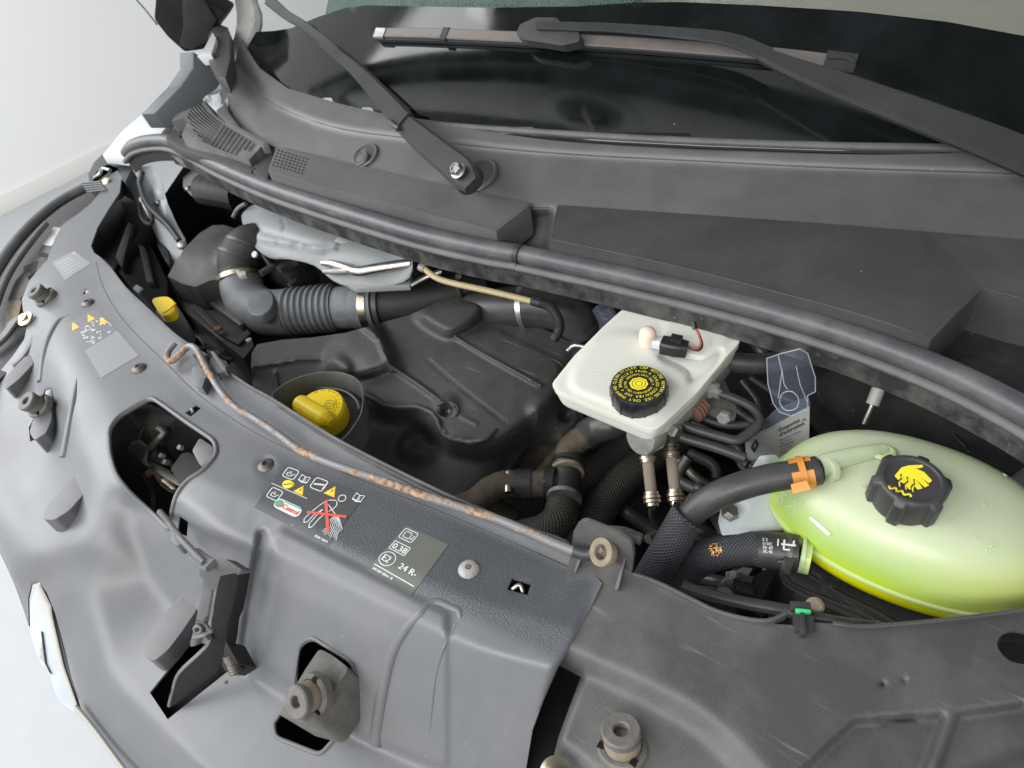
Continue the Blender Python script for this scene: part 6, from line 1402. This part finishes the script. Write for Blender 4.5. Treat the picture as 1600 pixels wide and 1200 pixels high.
for k in range(5): tube('bracket_rib', [W(128+k*2, 286+k*3.5, .004), W(158+k*2, 284+k*3, .004)], .002, 'cowl_plastic', hl_, n=1)
lathe('bracket_bolt', [(.010, 0), (.010, .004), (.006, .006), (0, .006)], W(167, 284, .0), 'gold_steel', hl_, (.2, -.4, 1), 20)
tube('bracket_hook', [W(148, 278, .0), W(156, 272, .01), W(160, 264, .012), W(172, 266, .012)], .004, 'steel', hl_)
lbk = thing('lamp_carrier_bracket', W(25, 520, -.1), 'black framed bracket with a brass bolt at the left picture edge', 'bracket')
prism('bracket_box', WS([(-40, 640), (-40, 560), (0, 530), (26, 508), (46, 512), (54, 532), (30, 566), (-10, 600)], -.045), (0, 0, -.04), 'wiper_black', lbk, .002)
sweep('bracket_frame', [W(-20, 545, -.03), W(4, 524, -.028), W(24, 498, -.022), W(44, 492, -.02), W(58, 500, -.02)], .016, .008, 'ledge_plastic', lbk, bev=.002)
sweep('bracket_frame', [W(58, 500, -.02), W(54, 522, -.022), W(34, 556, -.03), W(18, 570, -.034)], .010, .008, 'ledge_plastic', lbk, bev=.002)
lathe('brass_bolt', [(.013, 0), (.013, .003), (.007, .005), (.007, .008), (0, .008)], W(41, 499, -.016), 'gold_steel', lbk, (.1, -.4, 1), 24)
hb = thing('headlamp_shroud', W(210, 380, -.2), 'black plastic shroud panels deep behind the far left end of the cover', 'shroud')
prism('shroud_panel', WS([(188, 300), (205, 290), (218, 330), (235, 380), (262, 440), (262, 470), (240, 480), (200, 440), (160, 400), (144, 380), (150, 360), (172, 326)], -.10), (0, 0, -.10), 'pit_black', hb, .004)
prism('shroud_panel', WS([(180, 400), (200, 345), (206, 350), (190, 420)], -.085), (0, 0, -.02), 'bay_black', hb, .003)
prism('shroud_panel', WS([(215, 380), (226, 385), (240, 440), (228, 440)], -.085), (0, 0, -.02), 'bay_black', hb, .004)
prism('shroud_tab', WS([(207, 450), (213, 444), (223, 450), (216, 457)], -.03), (0, 0, -.004), 'chrome', hb, .001)
quad('lower_guard', [(-1.4, .8, -.35), (-1.22, .42, -.35), (-.7, .16, -.30), (-.6, .3, -.35)], 'pit_black', None, hb)

# ================================================================== STICKERS
names = {'white_print': 'white_symbol', 'yellow_print': 'yellow_sign', 'orange_print': 'orange_sign', 'red_print': 'red_cross', 'green_print': 'green_emblem', 'dark_print': 'dark_lettering', 'grey_print': 'grey_lettering', 'red_text': 'red_lettering'}
def sticker(corners, asp, mat, label):
    pr = Print(corners, asp, [cover], .0005); o = pr.sheet(mat, 'sticker', None, 12); tag(o, label, 'sticker'); return pr, o
pr, so = sticker([(446, 726), (571, 773), (513, 853), (397, 793)], 1.5, 'sticker_dark', 'dark warning sticker with yellow signs and a red crossed out figure')
wl_ = .012
def can_icon(x0, y0, x1, y1):
    pr.line('white_print', pr.rbox(x0, y0, x1, y1, .04), .016, closed=True); w_, h_ = x1-x0, y1-y0
    pr.line('white_print', [(x0+w_*.25, y0+h_*.45), (x0+w_*.25, y0+h_*.75), (x0+w_*.6, y0+h_*.75), (x0+w_*.85, y0+h_*.4)], .014); pr.line('white_print', [(x0+w_*.25, y0+h_*.45), (x0+w_*.62, y0+h_*.52)], .014); pr.line('white_print', [(x0+w_*.36, y0+h_*.3), (x0+w_*.55, y0+h_*.36)], .014)
def book(x, y, s_):
    A = pr.asp; pr.poly('white_print', [(x, y), (x+.48*s_/A, y+.12*s_), (x+.5*s_/A, y+.12*s_), (x+.98*s_/A, y), (x+s_/A, y+.75*s_), (x+.5*s_/A, y+.9*s_), (x, y+.75*s_)])
    pr.poly('sticker_dark', [(x+.08*s_/A, y+.12*s_), (x+.44*s_/A, y+.2*s_), (x+.44*s_/A, y+.74*s_), (x+.08*s_/A, y+.64*s_)], .0004); pr.poly('sticker_dark', [(x+.56*s_/A, y+.2*s_), (x+.9*s_/A, y+.12*s_), (x+.9*s_/A, y+.64*s_), (x+.56*s_/A, y+.74*s_)], .0004)
    pr.text('white_print', 'i', x+.62*s_/A, y+.66*s_, .5*s_, lift=.0006, bold=True)
def tri(x, y, s_):
    A = pr.asp; pr.poly('orange_print', [(x+.5*s_/A, y), (x+s_/A, y+.9*s_), (x, y+.9*s_)]); pr.poly('yellow_print', [(x+.5*s_/A, y+.18*s_), (x+.84*s_/A, y+.8*s_), (x+.16*s_/A, y+.8*s_)], .0004)
    pr.line('dark_print', [(x+.5*s_/A, y+.36*s_), (x+.5*s_/A, y+.6*s_)], .09*s_, .0006); pr.line('dark_print', [(x+.5*s_/A, y+.66*s_), (x+.5*s_/A, y+.73*s_)], .09*s_, .0006)
can_icon(.05, .03, .19, .23); book(.235, .06, .17); can_like = pr.rbox(.40, .02, .55, .23, .04)
pr.line('white_print', can_like, .016, closed=True); pr.line('white_print', [(.42, .15), (.53, .10)], .03)
pr.poly('yellow_print', pr.circ((.165, .34), .085)); pr.line('dark_print', [(.13, .38), (.20, .30)], .02, .0004); pr.line('orange_print', [(.20, .27), (.235, .29), (.23, .36)], .012, .0004)
tri(.27, .25, .19); tri(.58, .05, .21)
can_icon(.04, .50, .18, .71); pr.line('white_print', [(.0, .44), (.46, .44)], .012); pr.line('white_print', [(.56, .03), (.56, .25), (.50, .6), (.47, 1.)], .0001)
pr.line('white_print', [(.545, .04), (.505, .98)], .012)
pr.poly('white_print', pr.rbox(.17, .63, .50, .83, .09)); pr.poly('green_print', pr.circ((.225, .73), .075), .0004); pr.poly('red_print', pr.circ((.24, .735), .035), .0005)
pr.text('red_print', 'Castrol', .27, .785, .13, .80, .0006, bold=True); pr.line('green_print', [(.26, .655), (.48, .655)], .018, .0005)
def fig(pts, wd=.014): pr.line('white_print', pts, wd)
fig(pr.circ((.80, .20), .06, 14)+[pr.circ((.80, .20), .06, 14)[0]]); fig([(.76, .27), (.70, .30), (.66, .36), (.63, .46), (.60, .60), (.575, .78), (.60, .84), (.63, .80), (.64, .66), (.69, .50)])
fig([(.69, .50), (.67, .66), (.66, .82), (.685, .88), (.71, .84), (.72, .66), (.75, .52), (.79, .42), (.80, .34), (.77, .28)]); fig([(.70, .38), (.78, .44), (.86, .50)])
for k in range(9): fig([(.86+.004*k, .5), (.84+.025*k-.02, .66), (.86+.018*k, .74), (.84+.025*k, .84+.015*(k % 3))], .010)
pr.line('red_print', [(.66, .34), (.90, .80)], .05, .0008); pr.line('red_print', [(.56, .66), (.98, .46)], .045, .0010)
book(.90, .02, .17); pr.text('white_print', '8200 368 R', .80, .97, .055, 1., bold=True)
pr.done(so, names)
pr, so = sticker([(635, 821), (701, 851), (641, 933), (572, 892)], .82, 'sticker_green', 'green grey sticker printed 0,38 and E2 24 R beside the silver screw')
pr.line('white_print', pr.rbox(.04, .05, .34, .24, .035), .014, closed=True); pr.line('white_print', pr.rbox(.10, .09, .24, .20, .02), .013, closed=True); pr.line('white_print', [(.25, .18), (.30, .19), (.30, .11)], .013)
pr.line('white_print', [(.05, .32), (.40, .32), (.40, .48), (.05, .48)], .014, closed=True); pr.text('white_print', '0,38', .07, .455, .155, .95, bold=True)
pr.line('white_print', pr.circ((.17, .65), .125, 28), .014, closed=True); pr.text('white_print', 'E2', .06, .71, .17, .85, bold=True)
pr.text('white_print', '24 R-', .44, .70, .15, 1.0, bold=True)
pr.line('white_print', [(.04, .83), (.94, .83)], .014); pr.text('white_print', '38100 8061 R', .06, .92, .066, 1., bold=True)
pr.done(so, names)
pr, so = sticker([(106, 506), (150, 481), (184, 517), (131, 547)], 1.1, 'sticker_mid', 'small grey sticker with three orange triangles at the left of the cover')
for (x, y) in ((.04, .05), (.50, .18), (.92, .40)): pass
A = pr.asp
for (cx, cy) in ((.10, .18), (.62, .20), (.84, .48)): pr.poly('orange_print', [(cx-.10, cy+.10), (cx+.05, cy-.14), (cx+.14, cy+.10)])
random.seed(9)
for k in range(26):
    x, y = random.uniform(.15, .92), random.uniform(.30, .95); pr.line('white_print', [(x, y), (x+random.uniform(-.07, .07), y+random.uniform(.02, .08)), (x+random.uniform(-.03, .09), y+.05)], .018)
pr.line('white_print', pr.circ((.42, .45), .08, 12), .016, closed=True); pr.line('white_print', [(.84, .60), (.98, .62), (.96, .78)], .016)
pr.done(so, names)
pr, so = sticker([(132, 547), (184, 517), (217, 556), (158, 591)], 1.1, 'sticker_pale', 'blank pale square sticker below the orange triangles')
pr, so = sticker([(82, 410), (116, 392), (142, 412), (102, 438)], 1.3, 'sticker_pale', 'faded pale sticker with unreadable lines near the far left end of the cover')
for k in range(5): pr.line('grey_print', [(.12, .2+.15*k), (.7+.1*(k % 2), .2+.15*k)], .03)
pr.poly('orange_print', [(.86, .06), (.97, .16), (.90, .2)]); pr.done(so, {'grey_print': 'faded_lettering', 'orange_print': 'orange_sign'})

# ================================================================== WIRING IN THE DEPTH OF THE BAY
wh = thing('wiring_harness', W(1150, 720, -.3), 'tangle of dark wiring and small pipes deep in the bay around the coolant tank', 'wiring')
random.seed(21)
for (a, b, z, r2, m) in (((1060, 720), (1190, 830), -.16, .006, 'dark_steel'), ((1090, 700), (1150, 880), -.2, .008, 'hose_rubber'), ((1180, 600), (1330, 660), -.12, .006, 'hose_rubber'), ((1200, 640), (1480, 610), -.15, .008, 'hose_rubber'),
                         ((1290, 600), (1340, 680), -.14, .004, 'steel'), ((1400, 620), (1600, 720), -.10, .006, 'hose_rubber'), ((1070, 800), (1040, 700), -.22, .01, 'hose_dusty'), ((1100, 900), (1300, 985), -.16, .007, 'hose_rubber'),
                         ((1120, 620), (1240, 700), -.12, .005, 'dark_steel'), ((600, 440), (760, 470), -.15, .007, 'hose_rubber'), ((290, 500), (400, 600), -.2, .008, 'hose_rubber'), ((300, 540), (390, 560), -.16, .005, 'dark_steel'), ((1130, 940), (1215, 900), -.12, .009, 'cast'), ((900, 690), (1000, 780), -.30, .012, 'cast'), ((1090, 650), (1200, 760), -.09, .005, 'hose_rubber'), ((1160, 600), (1200, 740), -.08, .004, 'dark_steel'), ((1060, 730), (1130, 790), -.11, .007, 'hose_rubber'), ((960, 790), (1070, 880), -.22, .010, 'hose_rubber'), ((1020, 850), (1100, 780), -.18, .006, 'hose_dusty'), ((730, 760), (800, 800), -.24, .012, 'hose_dusty')):
    p0, p1 = W(*a, z), W(*b, z-.02); pts = [p0.lerp(p1, t)+Vector((random.uniform(-.012, .012), random.uniform(-.012, .012), random.uniform(-.01, .012))) for t in (0, .25, .5, .75, 1)]
    tube('harness_branch', pts, r2, m, wh, seg=12)
for (x, y, z) in ((1110, 760, -.18), (1150, 850, -.17), (1230, 660, -.14), (1450, 625, -.12), (350, 560, -.18), (1180, 940, -.13)):
    box('harness_plug', W(x, y, z), (.028, .018, .014), 'cap_grey', wh, .002, Matrix.Rotation(random.uniform(-1, 1), 3, 'Z'))

# ------------------------------------------------------------------ pressed steel on the bonnet underside (mirrored in the glass)
def bon(x, t, lift=.012):      # point on the underside, t from hinge edge (0) to front edge (1)
    return Vector((x, .80-.80*t, .44+.91*t))+Vector((0, -.75, -.66)).normalized()*lift
def bon_patch(name, pts, mat, lift, th=.006):
    return prism(name, [bon(x, t, lift) for x, t in pts], Vector((0, .75, .66)).normalized()*th, mat, bo, .004)
bon_patch('bonnet_frame', [(-1.5, .04), (.3, .04), (.3, .10), (-.2, .16), (-.9, .17), (-1.5, .12)], 'frame_steel', .016)
gp_ = G(965, 182); gv = (gp_-CV).normalized(); gn = Vector((.35*0, -.64, .77)).normalized(); gr = gv-2*gv.dot(gn)*gn
tt = ((Vector((0, .8, .44))-gp_).dot(Vector((0, .75, .66))))/gr.dot(Vector((0, .75, .66))); gc = gp_+gr*tt; cx_, ct_ = gc.x, (.80-gc.y)/.80
ell = [(cx_+.13*math.cos(k*.3142), ct_+.075*math.sin(k*.3142)) for k in range(20)]
bon_patch('latch_plate', ell, 'frame_steel', .020)
bon_patch('latch_recess', [(cx_+.085*math.cos(k*.3142), ct_+.045*math.sin(k*.3142)) for k in range(20)], 'bonnet_underside', .024)
for a_, b_ in (((-.05, .01), (.05, .01)), ((-.03, -.015), (.04, -.02)), ((.0, -.04), (.01, .04))):
    tube('latch_striker', [bon(cx_+a_[0], ct_+a_[1], .03), bon(cx_+b_[0], ct_+b_[1], .03)], .006, 'steel', bo, n=1)
